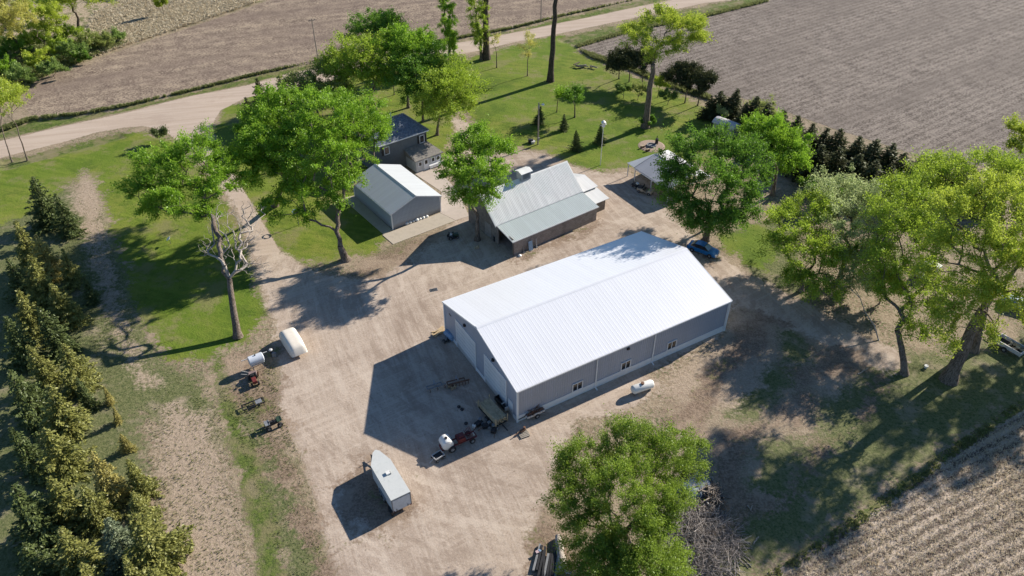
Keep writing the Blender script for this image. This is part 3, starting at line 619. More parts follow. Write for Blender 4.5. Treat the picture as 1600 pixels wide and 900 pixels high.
# apron
c = MB(); g0 = [U(*q) for q in ((597.5, 367.5), (614.5, 382), (712, 345), (687, 333))]
c.add([(p.x, p.y, .06) for p in g0] + [(p.x, p.y, -.05) for p in g0], [(0, 1, 2, 3), (4, 7, 6, 5), (0, 4, 5, 1), (1, 5, 6, 2), (2, 6, 7, 3), (3, 7, 4, 0)])
tag(c.build('concrete_apron', M_CONC), kind='structure')
c = MB(); g0 = [U(*q) for q in ((535, 310), (600, 367), (613, 359.5), (553, 306))]
c.add([(p.x, p.y, .065) for p in g0] + [(p.x, p.y, -.05) for p in g0], [(0, 1, 2, 3), (4, 7, 6, 5), (0, 4, 5, 1), (1, 5, 6, 2), (2, 6, 7, 3), (3, 7, 4, 0)])
tag(c.build('side_path', M_CONC), kind='structure')
c = MB(); g0 = [U(*q) for q in ((688, 333), (690, 300), (648, 272), (676, 262), (700, 282), (715, 300), (726, 322), (733, 338), (712, 344.5))]
n = len(g0); c.add([(p.x, p.y, .05) for p in g0] + [(p.x, p.y, -.05) for p in g0], [tuple(range(n)), tuple(range(2 * n - 1, n - 1, -1))] + [(i, i + n, (i + 1) % n + n, (i + 1) % n) for i in range(n)])
tag(c.build('concrete_driveway', paint('pinkish_concrete', (.47, .40, .34), .9, var=.1, scale=.8, dirt=(.38, .32, .26))), kind='structure')

# old barn with lean-to; local x along its length, y away from the yard
BA = R(36.4); BL, B1, B2, BE, BM, BR = 15.72, 3.81, 3.78, 2.48, 3.23, 6.59
barn = thing('old_barn', (.186, 88.625, 0), BA, 'old weathered barn with galvanised gable roof, cupola and lean-to on the yard side', 'barn')
BX0 = -.29; BW2 = B1 + B2 * 2
wm = MB(); wm.keep = True
M_BLOCK = G('old_block_wall'); p_ = M_BLOCK.pos(True)
br = M_BLOCK.node('ShaderNodeTexBrick'); M_BLOCK.put(br.inputs['Vector'], M_BLOCK.rot(p_, 0, (1, 1, 1)))
_s = M_BLOCK.sep(p_); _c = M_BLOCK.node('ShaderNodeCombineXYZ'); M_BLOCK.put(_c.inputs[0], M_BLOCK.math('ADD', _s[0], _s[1])); M_BLOCK.put(_c.inputs[1], _s[2]); M_BLOCK.put(br.inputs['Vector'], _c.outputs[0])
for k, v in (('Scale', 1.), ('Brick Width', .45), ('Row Height', .22), ('Mortar Size', .014)): br.inputs[k].default_value = v
br.inputs['Color1'].default_value = (.42, .37, .33, 1); br.inputs['Color2'].default_value = (.33, .29, .26, 1); br.inputs['Mortar'].default_value = (.24, .21, .185, 1)
M_BLOCK.bsdf(M_BLOCK.mix(M_BLOCK.math('MULTIPLY', M_BLOCK.step(M_BLOCK.noise(p_, .9, 4, .6), .45, .7), .5), br.outputs[0], (.16, .14, .13)), .9, 0, .1); M_BLOCK = M_BLOCK.m
wm.add([(0, 0, 0), (BL, 0, 0), (BL, 0, BE - .05), (0, 0, BE - .05)], [(0, 1, 2, 3)])
wm.add([(BL, 0, 0), (BL, B1, 0), (BL, B1, BM - .06), (BL, 0, BE - .06)], [(0, 1, 2, 3)])
wm.add([(BL, B1, 0), (BL, BW2, 0), (BL, BW2, BM - .1), (BL, B1 + B2, BR - .1), (BL, B1, BM - .1)], [(0, 1, 2, 3, 4)])
wm.add([(0, B1, 0), (0, BW2, 0), (0, BW2, BM - .1), (0, B1 + B2, BR - .1), (0, B1, BM - .1)], [(4, 3, 2, 1, 0)])
wm.add([(0, BW2, 0), (BL, BW2, 0), (BL, BW2, BM - .05), (0, BW2, BM - .05)], [(3, 2, 1, 0)])
wm.build('wall', M_BLOCK, barn)
m = MB()   # boards on the shaded gable, with the open bay of the lean-to beside it
k = B1 + .1
while k < BW2 - .2:
    top = BM - .15 + (BR - BM) * (1 - abs(k - B1 - B2) / B2); wv = random.uniform(.22, .34); m.box((-.03, k + wv / 2, top / 2), (.03, wv - .02, top)); k += wv
m.build('gable_boards', M_WOOD, barn)
for y_, w_, h_ in ((6.2, 1.5, 2.3), (9.0, 1.0, 1.9)): MB().box((-.07, y_, h_ / 2 + .05), (.05, w_, h_)).build('barn_door', paint('pale_old_door', (.30, .28, .26), .8, var=.25), barn)
m = MB(); m.box((.08, .08, (BE - .1) / 2), (.16, .16, BE - .1)); m.box((.08, B1 - .1, (BM - .1) / 2), (.16, .16, BM - .1)); m.box((.08, B1 / 2, BE + .15), (.12, B1 - .3, .16)); m.build('post', M_WOOD, barn)
sl = math.atan2(BR - BM, B2); cs, sn = math.cos(sl), math.sin(sl); m = MB(); m.keep = True
rr = B2 / cs + .25
m.ribbed((BX0 - .15, B1 - .25 * cs, BM - .25 * sn + .22), (1, 0, 0), BL - BX0 + .3, (0, cs, sn), lambda u: rr, (0, -sn, cs), .25, .03, .06)
m.ribbed((BL + .15, BW2 + .3 * cs, BM - .3 * sn + .22), (-1, 0, 0), BL - BX0 + .3, (0, -cs, sn), lambda u: rr + .05, (0, sn, cs), .25, .03, .06)
m.prism([(B1 - .25 * cs, BM - .25 * sn + .21), (B1 + B2, BR + .21), (BW2 + .3 * cs, BM - .3 * sn + .21), (BW2 + .3 * cs, BM - .3 * sn + .15), (B1 + B2, BR + .15), (B1 - .25 * cs, BM - .25 * sn + .15)], BX0 - .15, BL + .15, 'X')
rf = m.build('roof', M_GALV, barn); MB().box((BL / 2, B1 - .02, BM + .02), (BL, .06, .16)).build('eave_shade_strip', M_BLACK, barn)  # black strip stands in for the shadow gap between main and lean-to roofs
MB().prism([(B1 + B2 - .2, BR + .10), (B1 + B2, BR + .29), (B1 + B2 + .2, BR + .10)], BX0 - .17, BL + .17, 'X').build('ridge_cap', M_GALV, rf)
s2 = math.atan2(BM - BE, B1); m = MB(); m.keep = True
m.ribbed((-.2, -.2, BE - .2 * math.tan(s2)), (1, 0, 0), BL + .4, (0, math.cos(s2), math.sin(s2)), lambda u: (B1 + .2) / math.cos(s2), (0, -math.sin(s2), math.cos(s2)), .3, .02, .05)
m.prism([(-.2, BE - .2 * math.tan(s2) - .01), (B1, BM - .01), (B1, BM - .09), (-.2, BE - .2 * math.tan(s2) - .09)], -.2, BL + .2, 'X')
m.build('lean_to_roof', M_LEAN, barn)
m = MB(); m.bar((-.23, -.22, BE - .06), (-.23, B1, BM - .02), .05, .2); m.bar((-.2, -.23, BE - .07), (BL + .2, -.23, BE - .07), .05, .16); m.bar((BX0 - .19, B1 - .25, BM - .1), (BX0 - .19, B1 + B2, BR + .06), .05, .2); m.bar((BX0 - .19, BW2 + .2, BM - .1), (BX0 - .19, B1 + B2, BR + .06), .05, .2); m.bar((BL + .17, B1 - .25, BM - .1), (BL + .17, B1 + B2, BR + .06), .05, .2)
m.build('trim', paint('old_white_trim', (.70, .70, .69), .7, var=.15), barn)
cu = MB(); cu.box((7.6, B1 + B2 + .1, BR + .55), (1.7, 1.25, 1.3)); cu = cu.build('cupola', paint('cupola_grey', (.30, .33, .35), .6), barn)
m = MB(); m.prism([(B1 + B2 - .75, BR + 1.15), (B1 + B2 + .1, BR + 1.42), (B1 + B2 + .95, BR + 1.15), (B1 + B2 + .95, BR + 1.22), (B1 + B2 + .1, BR + 1.52), (B1 + B2 - .75, BR + 1.22)], 6.55, 8.65, 'X'); m.build('cupola_roof', M_GALV, cu)
m = MB()
for k in range(5): m.box((7.6, B1 + B2 - .545, BR + .25 + k * .17), (1.2, .03, .05))
m.build('louvre', M_BLACK, cu)
M_NEWR = metal_sheet('bright_white_shed_roof', (.70, .71, .70), .10, rough=.45)
an = MB(); an.prism([(B1 + .6, 0), (B1 + 6.2, 0), (B1 + 6.2, 2.1), (B1 + .6, 2.7)], BL, BL + 3.4, 'X'); an.build('annex_wall', M_WOOD, barn)
m = MB(); m.prism([(B1 + .3, 2.78), (B1 + 3.6, 3.35), (B1 + 6.6, 2.25), (B1 + 6.6, 2.17), (B1 + 3.6, 3.25), (B1 + .3, 2.70)], BL + .02, BL + 3.8, 'X'); m.build('annex_roof', M_NEWR, barn)
an = MB(); an.prism([(B1 - 2.2, 0), (B1 + .45, 0), (B1 + .45, 2.3), (B1 - 2.2, 1.9)], BL + .1, BL + 3.2, 'X'); an.build('annex_wall', M_WOOD, barn)
m = MB(); m.prism([(B1 - 2.5, 1.98), (B1 + .5, 2.5), (B1 + .5, 2.42), (B1 - 2.5, 1.90)], BL + .25, BL + 3.7, 'X'); m.build('annex_roof', M_NEWR, barn)

# house: slate block with hip roof, low front annex
HA = R(38.5); house = thing('farmhouse', (-14.12, 117.88, 0), HA, 'slate-sided farmhouse with dark hip roof and low pale annex, half hidden by trees', 'house')
HL, HW, HE, HR = 10.5, 7.8, 5.4, 7.6   # local x: 0 at the right corner, negative to the left; y away
m = MB(); m.box((-HL / 2, HW / 2, HE / 2 - .05), (HL - .6, HW - .6, HE - .1)); m.build('wall', M_SIDING, house)
m = MB(); i_ = 2.4; e = [(0, 0), (-HL, 0), (-HL, HW), (0, HW)]; vs = [(x, y, HE) for x, y in e] + [(-i_, HW / 2, HR), (-HL + i_, HW / 2, HR)] + [(x, y, HE - .18) for x, y in e]
m.add(vs, [(0, 4, 5, 1), (0, 3, 4), (1, 5, 2), (3, 2, 5, 4), (6, 7, 8, 9), (0, 1, 7, 6), (1, 2, 8, 7), (2, 3, 9, 8), (3, 0, 6, 9)]); hr_ = m.build('roof', M_SHING, house)
m = MB(); m.bar((0, 0, HE + .03), (-i_, HW / 2, HR + .04), .25, .06); m.bar((0, HW, HE + .03), (-i_, HW / 2, HR + .04), .25, .06); m.bar((-i_, HW / 2, HR + .04), (-HL + i_, HW / 2, HR + .04), .25, .06); m.build('ridge_cap', paint('pale_ridge', (.24, .25, .25), .8), hr_)
MB().cyl((-4.2, 5, 6), (-4.2, 5, 8.0), .12).build('vent_pipe', M_WHITE, hr_); MB().box((-6.5, HW / 2 + .6, 7.8), (.7, .7, 1.6)).build('chimney', paint('chimney_brick', (.25, .15, .11), .9), hr_)
m = MB(); m.box((-HL / 2, -.04, HE - .12), (HL, .12, .16)); m.box((.04, HW / 2, HE - .12), (.12, HW, .16)); m.build('gutter', M_WHITE, house)
for x in (-1.3, -8.2): window(house, 'x', x, 4.0, 1.0, 1.4, .29, -1, 1)
for y in (2.2, 5.5): window(house, 'y', y, 4.0, 1.0, 1.4, -.31, 1, 1)
for x_ in (-2.0, -.62, -8.95): MB().box((x_, .26, 4.0), (.35, .06, 1.4)).build('shutter', M_BLACK, house)
ax0, ax1, ay0 = -4.7, .35, -2.9   # front annex
a_ = U(648.3, 270.4) - Vector((-14.12, 117.88, 0)); 
m = MB(); m.box(((ax0 + ax1) / 2, (ay0 + .3) / 2, 1.15), (ax1 - ax0, .3 - ay0, 2.3)); m.build('annex_wall', M_PALES, house)
m = MB(); m.add([(ax0 - .3, ay0 - .3, 2.3), (ax1 + .3, ay0 - .3, 2.3), (ax1 - .6, .35, 3.25), (ax0 - .3, .35, 3.25), (ax1 + .3, .35, 2.3), (ax0 - .3, ay0 - .3, 2.18), (ax1 + .3, ay0 - .3, 2.18), (ax1 + .3, .35, 2.18), (ax0 - .3, .35, 2.18)], [(0, 1, 2, 3), (1, 4, 2), (0, 5, 6, 1), (1, 6, 7, 4), (5, 8, 7, 6), (3, 8, 5, 0)]); m.build('annex_roof', M_SHINGB, house)
for x in (-.35, -1.35, -3.95): window(house, 'x', x, 1.45, .72, .85, ay0, -1, 1)
m = MB(); m.box((-2.75, ay0 - .03, 1.0), (.85, .06, 2.0)); dd = m.build('door', M_WHITE, house); MB().box((-2.75, ay0 - .07, 1.45), (.5, .02, .7)).build('pane', M_GLASS, dd)
MB().box((-1.0, ay0 - .25, .45), (2.6, .45, .5)).build('planter', M_WHITE, house)

# open carport with gable roof
CA = R(-58.5); cp0 = U(991.7, 262.5, 2.4)
car_p = thing('open_carport', (cp0.x, cp0.y, 0), CA, 'open-sided carport with pale metal roof at the edge of the lawn, under the broadleaf tree', 'carport')
# local x along the eave (towards the shed), y away from the yard
CL, CW, CE, CR = 8.5, 8.6, 2.5, 3.85
gable_roof(CL, CW, CE, CR, 0.05, 0.05, metal_sheet('carport_roof_sheet', (.50, .50, .52), .06, rough=.5), car_p, .3)
m = MB(); m.keep = True
v = [(-1.9, -.1, 2.5), (-.02, -.1, 2.55), (-.02, CW / 2, CR + .05), (-1.0, CW / 2, 3.15), (-1.9, CW + .1, 2.5), (-.02, CW + .1, 2.55)]
m.add(v + [(a, b, c_ - .06) for a, b, c_ in v], [(0, 1, 2, 3), (3, 2, 5, 4), (9, 8, 7, 6), (10, 11, 8, 9), (0, 6, 7, 1), (4, 10, 9, 3), (3, 9, 6, 0)]); m.build('awning', M_NEWR, car_p)
for x, y in ((-1.7, .1), (.1, .1), (4.2, .1), (8.3, .1), (.1, CW - .1), (4.2, CW - .1), (8.3, CW - .1), (-1.7, CW - .1)): MB().box((x, y, 1.2), (.12, .12, 2.4)).build('post', M_WHITE, car_p)
m = MB(); m.box((CL / 2, 0, CE - .22), (CL, .1, .2)); m.box((CL / 2, CW, CE - .22), (CL, .1, .2)); m.box((0, CW / 2, CE - .22), (.1, CW, .2)); m.box((CL, CW / 2, CE - .22), (.1, CW, .2)); m.build('beam', M_WHITE, car_p)

# little garden shed by the evergreens
s0 = U(1110, 205); ss = thing('garden_shed', (s0.x, s0.y, 0), R(-48), 'small shed with grey-white curved roof in front of the dark evergreen row', 'shed')
m = MB(); m.box((2.3, 1.3, .95), (4.2, 2.4, 1.9)); m.build('wall', paint('shed_boards', (.36, .34, .32), .8), ss)
prof = [(-.1, 1.85), (.25, 2.25), (.8, 2.5), (1.3, 2.58), (1.8, 2.5), (2.35, 2.25), (2.7, 1.85)]
MB().prism(prof + [(2.6, 1.8), (0, 1.8)], 0, 4.6, 'X').build('roof', paint('shed_roof_grey', (.52, .50, .50), .5, var=.08), ss)
MB().box((.17, 1.3, .9), (.06, .9, 1.7)).build('door', M_WHITE, ss)
# ------------------------------------------------------------------ broadleaf trees
T = tree
T('broadleaf_tree', 'tall tree with half its limbs bleached and bare, left of the gravel drive', 'tree', (372, 527), [(255, 268, 40, 11.5), (305, 250, 46, 12.5), (340, 290, 38, 11), (290, 312, 42, 10.5), (225, 292, 20, 10.5), (262, 318, 26, 10), (335, 262, 20, 11), (240, 325, 16, 9.2), (205, 290, 10, 10.5), (320, 335, 20, 9.5)], LM['maple'], 20000, .36, .48, fork=(358, 434, 6.3), dens=4.0, dead=[(382, 370, 34, 8.5), (355, 345, 34, 10), (392, 330, 24, 9), (330, 385, 28, 8), (392, 420, 26, 6.5), (365, 400, 24, 8)])
T('broadleaf_tree', 'huge spreading maple with several thick limbs left of the grey steel garage', 'tree', (540, 406), [(505, 185, 52, 15), (560, 190, 45, 13.5), (590, 205, 26, 12), (555, 235, 30, 11), (505, 245, 48, 12), (455, 250, 34, 11), (470, 300, 30, 8.5), (430, 325, 24, 7.5), (540, 280, 26, 9), (515, 312, 22, 7.5), (475, 332, 18, 6.5)], LM['maple'], 26000, .38, .62, fork=(531, 384, 2.4), dens=3.4, rmx=.5)
T('broadleaf_tree', 'dense maple at the drive side, touching the huge spreading maple on its left', 'tree', (430, 322), [(408, 200, 34, 12), (445, 170, 40, 13.5), (425, 225, 44, 12), (390, 250, 36, 10), (430, 275, 36, 9), (470, 205, 34, 13)], LM['maple'], 21000, .38, .5, dens=3.4, fork=(432, 312, 2.6))
T('broadleaf_tree', 'round green tree standing between the garage drive and the old barn', 'tree', (746, 375), [(730, 240, 30, 12), (768, 238, 26, 12), (712, 275, 28, 10.5), (752, 278, 34, 11), (740, 218, 24, 13), (722, 305, 20, 9), (786, 235, 13, 12), (760, 305, 20, 9.5)], LM['maple'], 15000, .36, .38, dens=4.2, fork=(746, 335, 4.2))
T('broadleaf_tree', 'low olive-toned round tree behind the huge maple, near the road', 'tree', (497, 182), [(468, 132, 26, 6), (505, 120, 26, 7), (525, 140, 20, 6), (492, 145, 26, 5.5)], LM['olive'], 7000, .42, .25)
g_ = 'trees on the lawn behind the house'
T('broadleaf_tree', 'farthest dark-green tree of the clump behind the house', 'tree', (597, 122), [(585, 45, 20, 10), (606, 60, 18, 9), (575, 62, 15, 8.5), (600, 40, 14, 10)], LM['shade'], 6000, .42, .28, group=g_, rs=1.75, ns=1.6)
T('broadleaf_tree', 'broad light-green tree nearest the road in the clump behind the house', 'tree', (587, 172), [(548, 100, 24, 9), (580, 95, 26, 10), (602, 112, 20, 9), (535, 112, 18, 8), (570, 125, 20, 7.5)], LM['ash'], 8500, .42, .3, group=g_, rs=1.75, ns=1.6)
T('broadleaf_tree', 'tallest tree in the middle of the clump behind the house', 'tree', (638, 168), [(622, 78, 22, 11), (650, 88, 24, 11), (632, 108, 22, 9), (645, 70, 16, 12)], LM['maple'], 8500, .42, .3, group=g_, rs=1.75, ns=1.6)
T('broadleaf_tree', 'slim green tree directly behind the slate house roof', 'tree', (661, 189), [(655, 125, 22, 9), (668, 108, 20, 10), (662, 145, 18, 7.5)], LM['shade'], 6000, .42, .24, group=g_, rs=1.75, ns=1.6)
T('broadleaf_tree', 'light airy tree on the right side of the clump behind the house', 'tree', (683, 211), [(692, 140, 26, 9.5), (715, 135, 22, 9.5), (700, 168, 22, 7.5), (705, 112, 20, 10.5), (724, 160, 13, 8), (682, 165, 18, 7)], LM['ash'], 10000, .38, .3, group=g_, clump=1.3, rs=1.45, ns=1.2)
T('sapling', 'thin young tree on the grass gap behind the slate house', 'tree', (616, 148), [(612, 95, 9, 7.5), (616, 110, 9, 6)], LM['maple'], 700, .34, .1)
def column(name, label, base, kind, h, r0, n, lean=(0, 0), trunk_r=.35, z0=3., leaf=.36):
    b = U(*base); L_ = []
    z = z0
    while z < h:
        t = z / h; L_.append((np.array([b.x + lean[0] * z, b.y + lean[1] * z, z]), r0 * (1 - .55 * max(0, t - .3)), 1.)); z += r0 * .9
    return tree(name, label, 'tree', (b.x, b.y, 0), L_, LM[kind], n, leaf, trunk_r, dens=4., world=True, clump=.9, zs=1.1)
column('poplar_tree', 'leafy columnar poplar, leftmost of the tall trunks by the road', (703, 98), 'maple', 26, 1.55, 9000)
column('poplar_tree', 'leafy yellow-green poplar leaning away from the thick dark trunk beside it', (752, 93), 'ash', 25, 1.8, 6500, (-.045, 0), z0=4)
def tall_bare(label, base, topx, h, r0, seed):
    b = U(*base); lean = topx
    return tree('tall_tree', label, 'tree', (b.x, b.y, 0), [(np.array([b.x + lean * 26, b.y + 1, 26.]), 3.4, 1.), (np.array([b.x + lean * 24 - 2, b.y, 24.]), 2.4, 1.), (np.array([b.x + lean * 24 + 2.4, b.y - 1, 24.5]), 2.4, 1.)], LM['ash'], 2600, .4, r0, world=True, bk=DARKBARK, dens=3, )
tall_bare('thick dark straight trunk just right of the leaning yellow-green poplar', (760, 92), .01, 26, .75, 1)
tall_bare('lone tall bare trunk leaning right on the lawn near the road', (860, 127), .06, 26, .62, 2)
T('broadleaf_tree', 'tall forked tree with thin lime crown on the lawn beside the field', 'tree', (1008, 199), [(1003, 62, 22, 16.5), (1035, 35, 26, 18), (1068, 45, 24, 17.5), (1090, 62, 16, 16), (1050, 72, 22, 15), (990, 45, 16, 16.5), (1085, 35, 16, 17), (1022, 85, 14, 14)], LM['lime'], 11500, .36, .62, fork=(1021, 100, 12.), dens=3.2, clump=1.25)
T('small_tree', 'dark-leaved small fork-trunked tree in the middle of the lawn', 'tree', (898, 183), [(898, 152, 13, 4), (906, 146, 9, 4.5), (888, 155, 9, 4)], LM['shade'], 1800, .32, .16)
T('small_tree', 'lighter small tree left of the fork-trunked one on the lawn', 'tree', (870, 175), [(871, 150, 9, 4), (876, 145, 7, 4.5)], LM['maple'], 800, .32, .1)
T('sapling', 'nearly bare sapling beside the thick dark trunk at the road', 'tree', (776, 106), [(774, 68, 8, 5), (779, 60, 6, 6)], LM['yellow'], 260, .3, .13)
T('sapling', 'thin sapling with pale yellow buds between the tall trunks on the lawn', 'tree', (824, 119), [(825, 72, 9, 6), (825, 60, 7, 7), (824, 85, 7, 5)], LM['yellow'], 900, .3, .12)
gp = 'dark pines on short trunks along the field edge'
for i, (bx, by, lb, x, y, r_) in enumerate(((967, 123, 'leftmost dark pine on the field edge', 966, 95, 13), (983, 128, 'second dark pine from the left on the field edge', 984, 98, 13), (1003, 134, 'dark pine just left of the tall forked trunk', 1005, 98, 14), (1052, 154, 'dark pine just right of the tall forked trunk', 1055, 118, 14), (1070, 161, 'middle dark pine right of the tall forked trunk', 1078, 121, 14), (1090, 165, 'dark pine nearest the spruce row', 1099, 133, 13))):
    T('pine_tree', lb, 'tree', (bx, by), [(x, y, r_, 4.6), (x - 6, y + 8, r_ * .7, 4), (x + 5, y - 8, r_ * .7, 5.4)], LM['pine'], 4200, .4, .14, group=gp, dens=5)
for i, (x, y, r_, z, kd, lb) in enumerate(((998, 140, 13, 2.2, 'olive', 'dull green shrub under the dark pines left of the forked trunk'), (975, 142, 10, 1.6, 'bush', 'low shrub at the left end under the dark pines'), (1030, 130, 10, 3, 'lime', 'bright yellow-green bush right behind the forked trunk'), (1045, 150, 10, 1.8, 'bush', 'round bush between forked trunk and pines'), (1014, 190, 9, 1., 'shade', 'dark low bush at the foot of the tall forked tree'), (1190, 172, 20, 4, 'olive', 'brownish-green tall shrub where the crown meets the spruce row'), (1130, 178, 12, 1.8, 'silver', 'greyish shrub in front of the spruce row near the little shed'),
    (246, 211, 11, 1.6, 'spruce', 'small round dark juniper in the roadside grass near the junction'), (1258, 290, 9, 1.8, 'maple', 'small bush between the twin crowns and the lime trees'), (1170, 590, 1, .4, 'bush', ''))):
    if not lb: continue
    c = U(x, y, z); b = (c.x, c.y, 0); rr = r_ * px2m(c)
    T('shrub', lb, 'shrub', b, [(np.array(c), rr, 1.), (np.array([c.x + rr * .5, c.y + .3, z * .8]), rr * .7, 1.)], LM[kd], 1600, .32, .07, world=True, dens=6, clump=.7)
T('broadleaf_tree', 'dense dark-green tree behind the blue car, over the carport', 'tree', (1103, 375), [(1078, 240, 34, 11.5), (1120, 232, 36, 12.5), (1158, 245, 36, 12), (1065, 292, 32, 9), (1110, 290, 40, 10.5), (1158, 300, 33, 9.5), (1085, 332, 28, 7.5), (1128, 335, 30, 7.5), (1180, 275, 22, 9.5), (1050, 265, 20, 10), (1100, 350, 26, 6), (1140, 345, 22, 6), (1062, 318, 24, 7.5), (1165, 325, 20, 7.5)], LM['shade'], 26000, .36, .5, dens=3.8)
T('broadleaf_tree', 'brighter green tree adjoining the dense dark one on its right', 'tree', (1207, 305), [(1192, 215, 28, 11), (1228, 225, 28, 10.5), (1212, 252, 28, 9.2), (1242, 250, 17, 9), (1180, 198, 14, 11), (1210, 200, 18, 12)], LM['maple'], 13000, .36, .35, dens=3.8)
gr_ = 'lime-green trees filling the right side of the yard'
T('broadleaf_tree', 'leftmost lime tree of the right-hand group, drooping over the track', 'tree', (1252, 455), [(1232, 355, 30, 6.8), (1250, 400, 32, 5.4), (1225, 385, 20, 5.8), (1268, 330, 28, 7.5), (1290, 400, 26, 5.4), (1262, 440, 20, 4.1), (1295, 450, 18, 3.4), (1245, 430, 16, 3.7)], LM['ash'], 19000, .33, .33, group=gr_, dens=3.6, clump=1.2, rs=1.24, ns=.70)
T('broadleaf_tree', 'silvery pale-leaved tree in the right-hand group', 'tree', (1308, 445), [(1300, 310, 30, 7.9), (1335, 305, 30, 8.2), (1365, 325, 30, 7.9), (1315, 350, 32, 6.9), (1350, 370, 30, 6.6), (1300, 385, 24, 5.6), (1330, 410, 24, 5.0), (1365, 400, 26, 5.0), (1350, 440, 20, 3.6), (1310, 440, 20, 3.6)], LM['silver'], 21000, .33, .38, group=gr_, dens=3.6, clump=1.2, rs=1.24, ns=.70)
T('broadleaf_tree', 'lime tree over the slender bent trunk in the right-hand group', 'tree', (1413, 584), [(1395, 345, 36, 11.2), (1440, 320, 34, 12.0), (1420, 375, 36, 10.4), (1385, 405, 26, 8.8), (1430, 425, 28, 8.8), (1450, 370, 30, 10.4), (1440, 480, 24, 6.8), (1415, 505, 16, 5.6), (1395, 450, 24, 6.8), (1370, 430, 22, 7.2), (1430, 520, 16, 4.8), (1465, 450, 24, 7.6)], LM['ash'], 23000, .33, .42, fork=(1402, 515, 5.2), group=gr_, dens=3.6, clump=1.2, rs=1.24, ns=.70)
T('broadleaf_tree', 'giant lime-crowned tree on the thickest trunk at right', 'tree', (1482, 594), [(1500, 335, 38, 17.0), (1545, 315, 42, 18.0), (1590, 330, 42, 18.0), (1530, 385, 42, 16.0), (1580, 400, 42, 16.0), (1480, 385, 28, 14.5), (1520, 440, 30, 13.5), (1478, 495, 24, 10.0), (1570, 470, 34, 13.0), (1548, 512, 18, 10.5), (1620, 420, 40, 16.0), (1612, 495, 22, 11.0), (1475, 530, 16, 7.5), (1500, 470, 24, 11.5), (1540, 455, 24, 12.0), (1460, 430, 22, 12.0)], LM['lime'], 38000, .33, .78, fork=(1535, 482, 9.5), group=gr_, dens=3.2, clump=1.25, rs=1.15, ns=.60)
T('broadleaf_tree', 'tree behind the giant one, its thinner trunk just right of the thickest', 'tree', (1521, 548), [(1440, 285, 32, 12.0), (1480, 270, 32, 12.8), (1520, 275, 34, 13.6), (1565, 270, 34, 14.0), (1605, 280, 34, 14.4), (1640, 330, 40, 13.6), (1410, 300, 22, 11.2)], LM['ash'], 22000, .33, .5, fork=(1540, 478, 7), group=gr_, dens=3.2, clump=1.3, rs=1.15, ns=.60)
for i, (x, y, r_, z, lb) in enumerate(((1385, 445, 20, 3.2, 'dark bush in the shade behind the slender bent trunk'), (1345, 400, 22, 3.5, 'dark bush deep behind the silvery tree'), (1290, 300, 16, 2.5, 'shaded shrub between silvery tree and dark spruces'), (1420, 300, 18, 3, 'shaded shrub under the front row of dark spruces'))):
    c = U(x, y, z); rr = r_ * px2m(c); T('shrub', lb, 'shrub', (c.x, c.y, 0), [(np.array(c), rr, 1.), (np.array([c.x + rr * .8, c.y + .3, z * .75]), rr * .7, 1.), (np.array([c.x - rr * .8, c.y + .6, z * .7]), rr * .7, 1.)], LM['shade'], 3200, .32, .1, world=True, dens=5, clump=.9)
T('broadleaf_tree', 'yellow-green tree at the right edge against the stubble field', 'tree', (1604, 262), [(1596, 208, 18, 7.5), (1590, 232, 14, 6), (1612, 222, 22, 6.5)], LM['lime'], 4000, .38, .25)
T('broadleaf_tree', 'foreground tree seen from above, bright green, beside the branch heap', 'tree', (985, 862), [(920, 722, 40, 7.5), (985, 702, 42, 8.5), (1045, 712, 38, 7.8), (908, 780, 42, 6.5), (975, 770, 52, 8.5), (1032, 778, 38, 7.2), (928, 838, 40, 5.8), (988, 845, 46, 6.3), (1000, 900, 46, 5), (950, 885, 42, 5), (920, 905, 36, 4.4), (1035, 880, 34, 4.6), (1085, 700, 17, 7.2), (888, 728, 20, 6.8), (1078, 735, 22, 6.2), (1022, 830, 26, 6.5)], LM['spring'], 62000, .22, .35, dens=10, clump=.85, fork=(980, 842, 2.6), tip=.014)
_e = [U(1560, 655), U(1600, 600), U(1480, 680)]
for i, (x, y, z, r_) in enumerate([(q.x + 2.06 * .796 * h_, q.y + 2.06 * .605 * h_, h_, 4.6) for q, h_ in zip(_e, (12., 13., 16.))]):
    T('broadleaf_tree', ('nearer', 'middle', 'farther', 'lowest')[i] + ' tree standing just beyond the right picture edge, shading the grass', 'tree', (x, y, 0), [(np.array([x, y, z]), r_, 1.), (np.array([x + 3, y + 2, z - 2.]), r_ * .8, 1.)], LM['ash'], 5000, .5, .4, world=True, dens=2.5, group='trees just beyond the right picture edge')
# thin leaning bare trunk
t_ = thing('dead_tree', U(1373, 532), 0, 'thin pale leafless trunk leaning left in the right-hand group', 'dead tree'); pts = np.array([np.array(U(*q) - U(1373, 532)) for q in ((1373, 532, 0), (1366, 508, 1.6), (1352, 488, 3.0), (1344, 466, 4.6), (1329, 452, 5.6))])
V, F = tubes([(pts, np.linspace(.09, .03, 5)), (pts[3] + np.array([[0, 0, 0], [-.4, .2, .6], [-.9, .3, 1.1]]), np.array([.05, .035, .02]))]); link('trunk', fast_mesh('trunk', V, F, DEAD, True), t_)
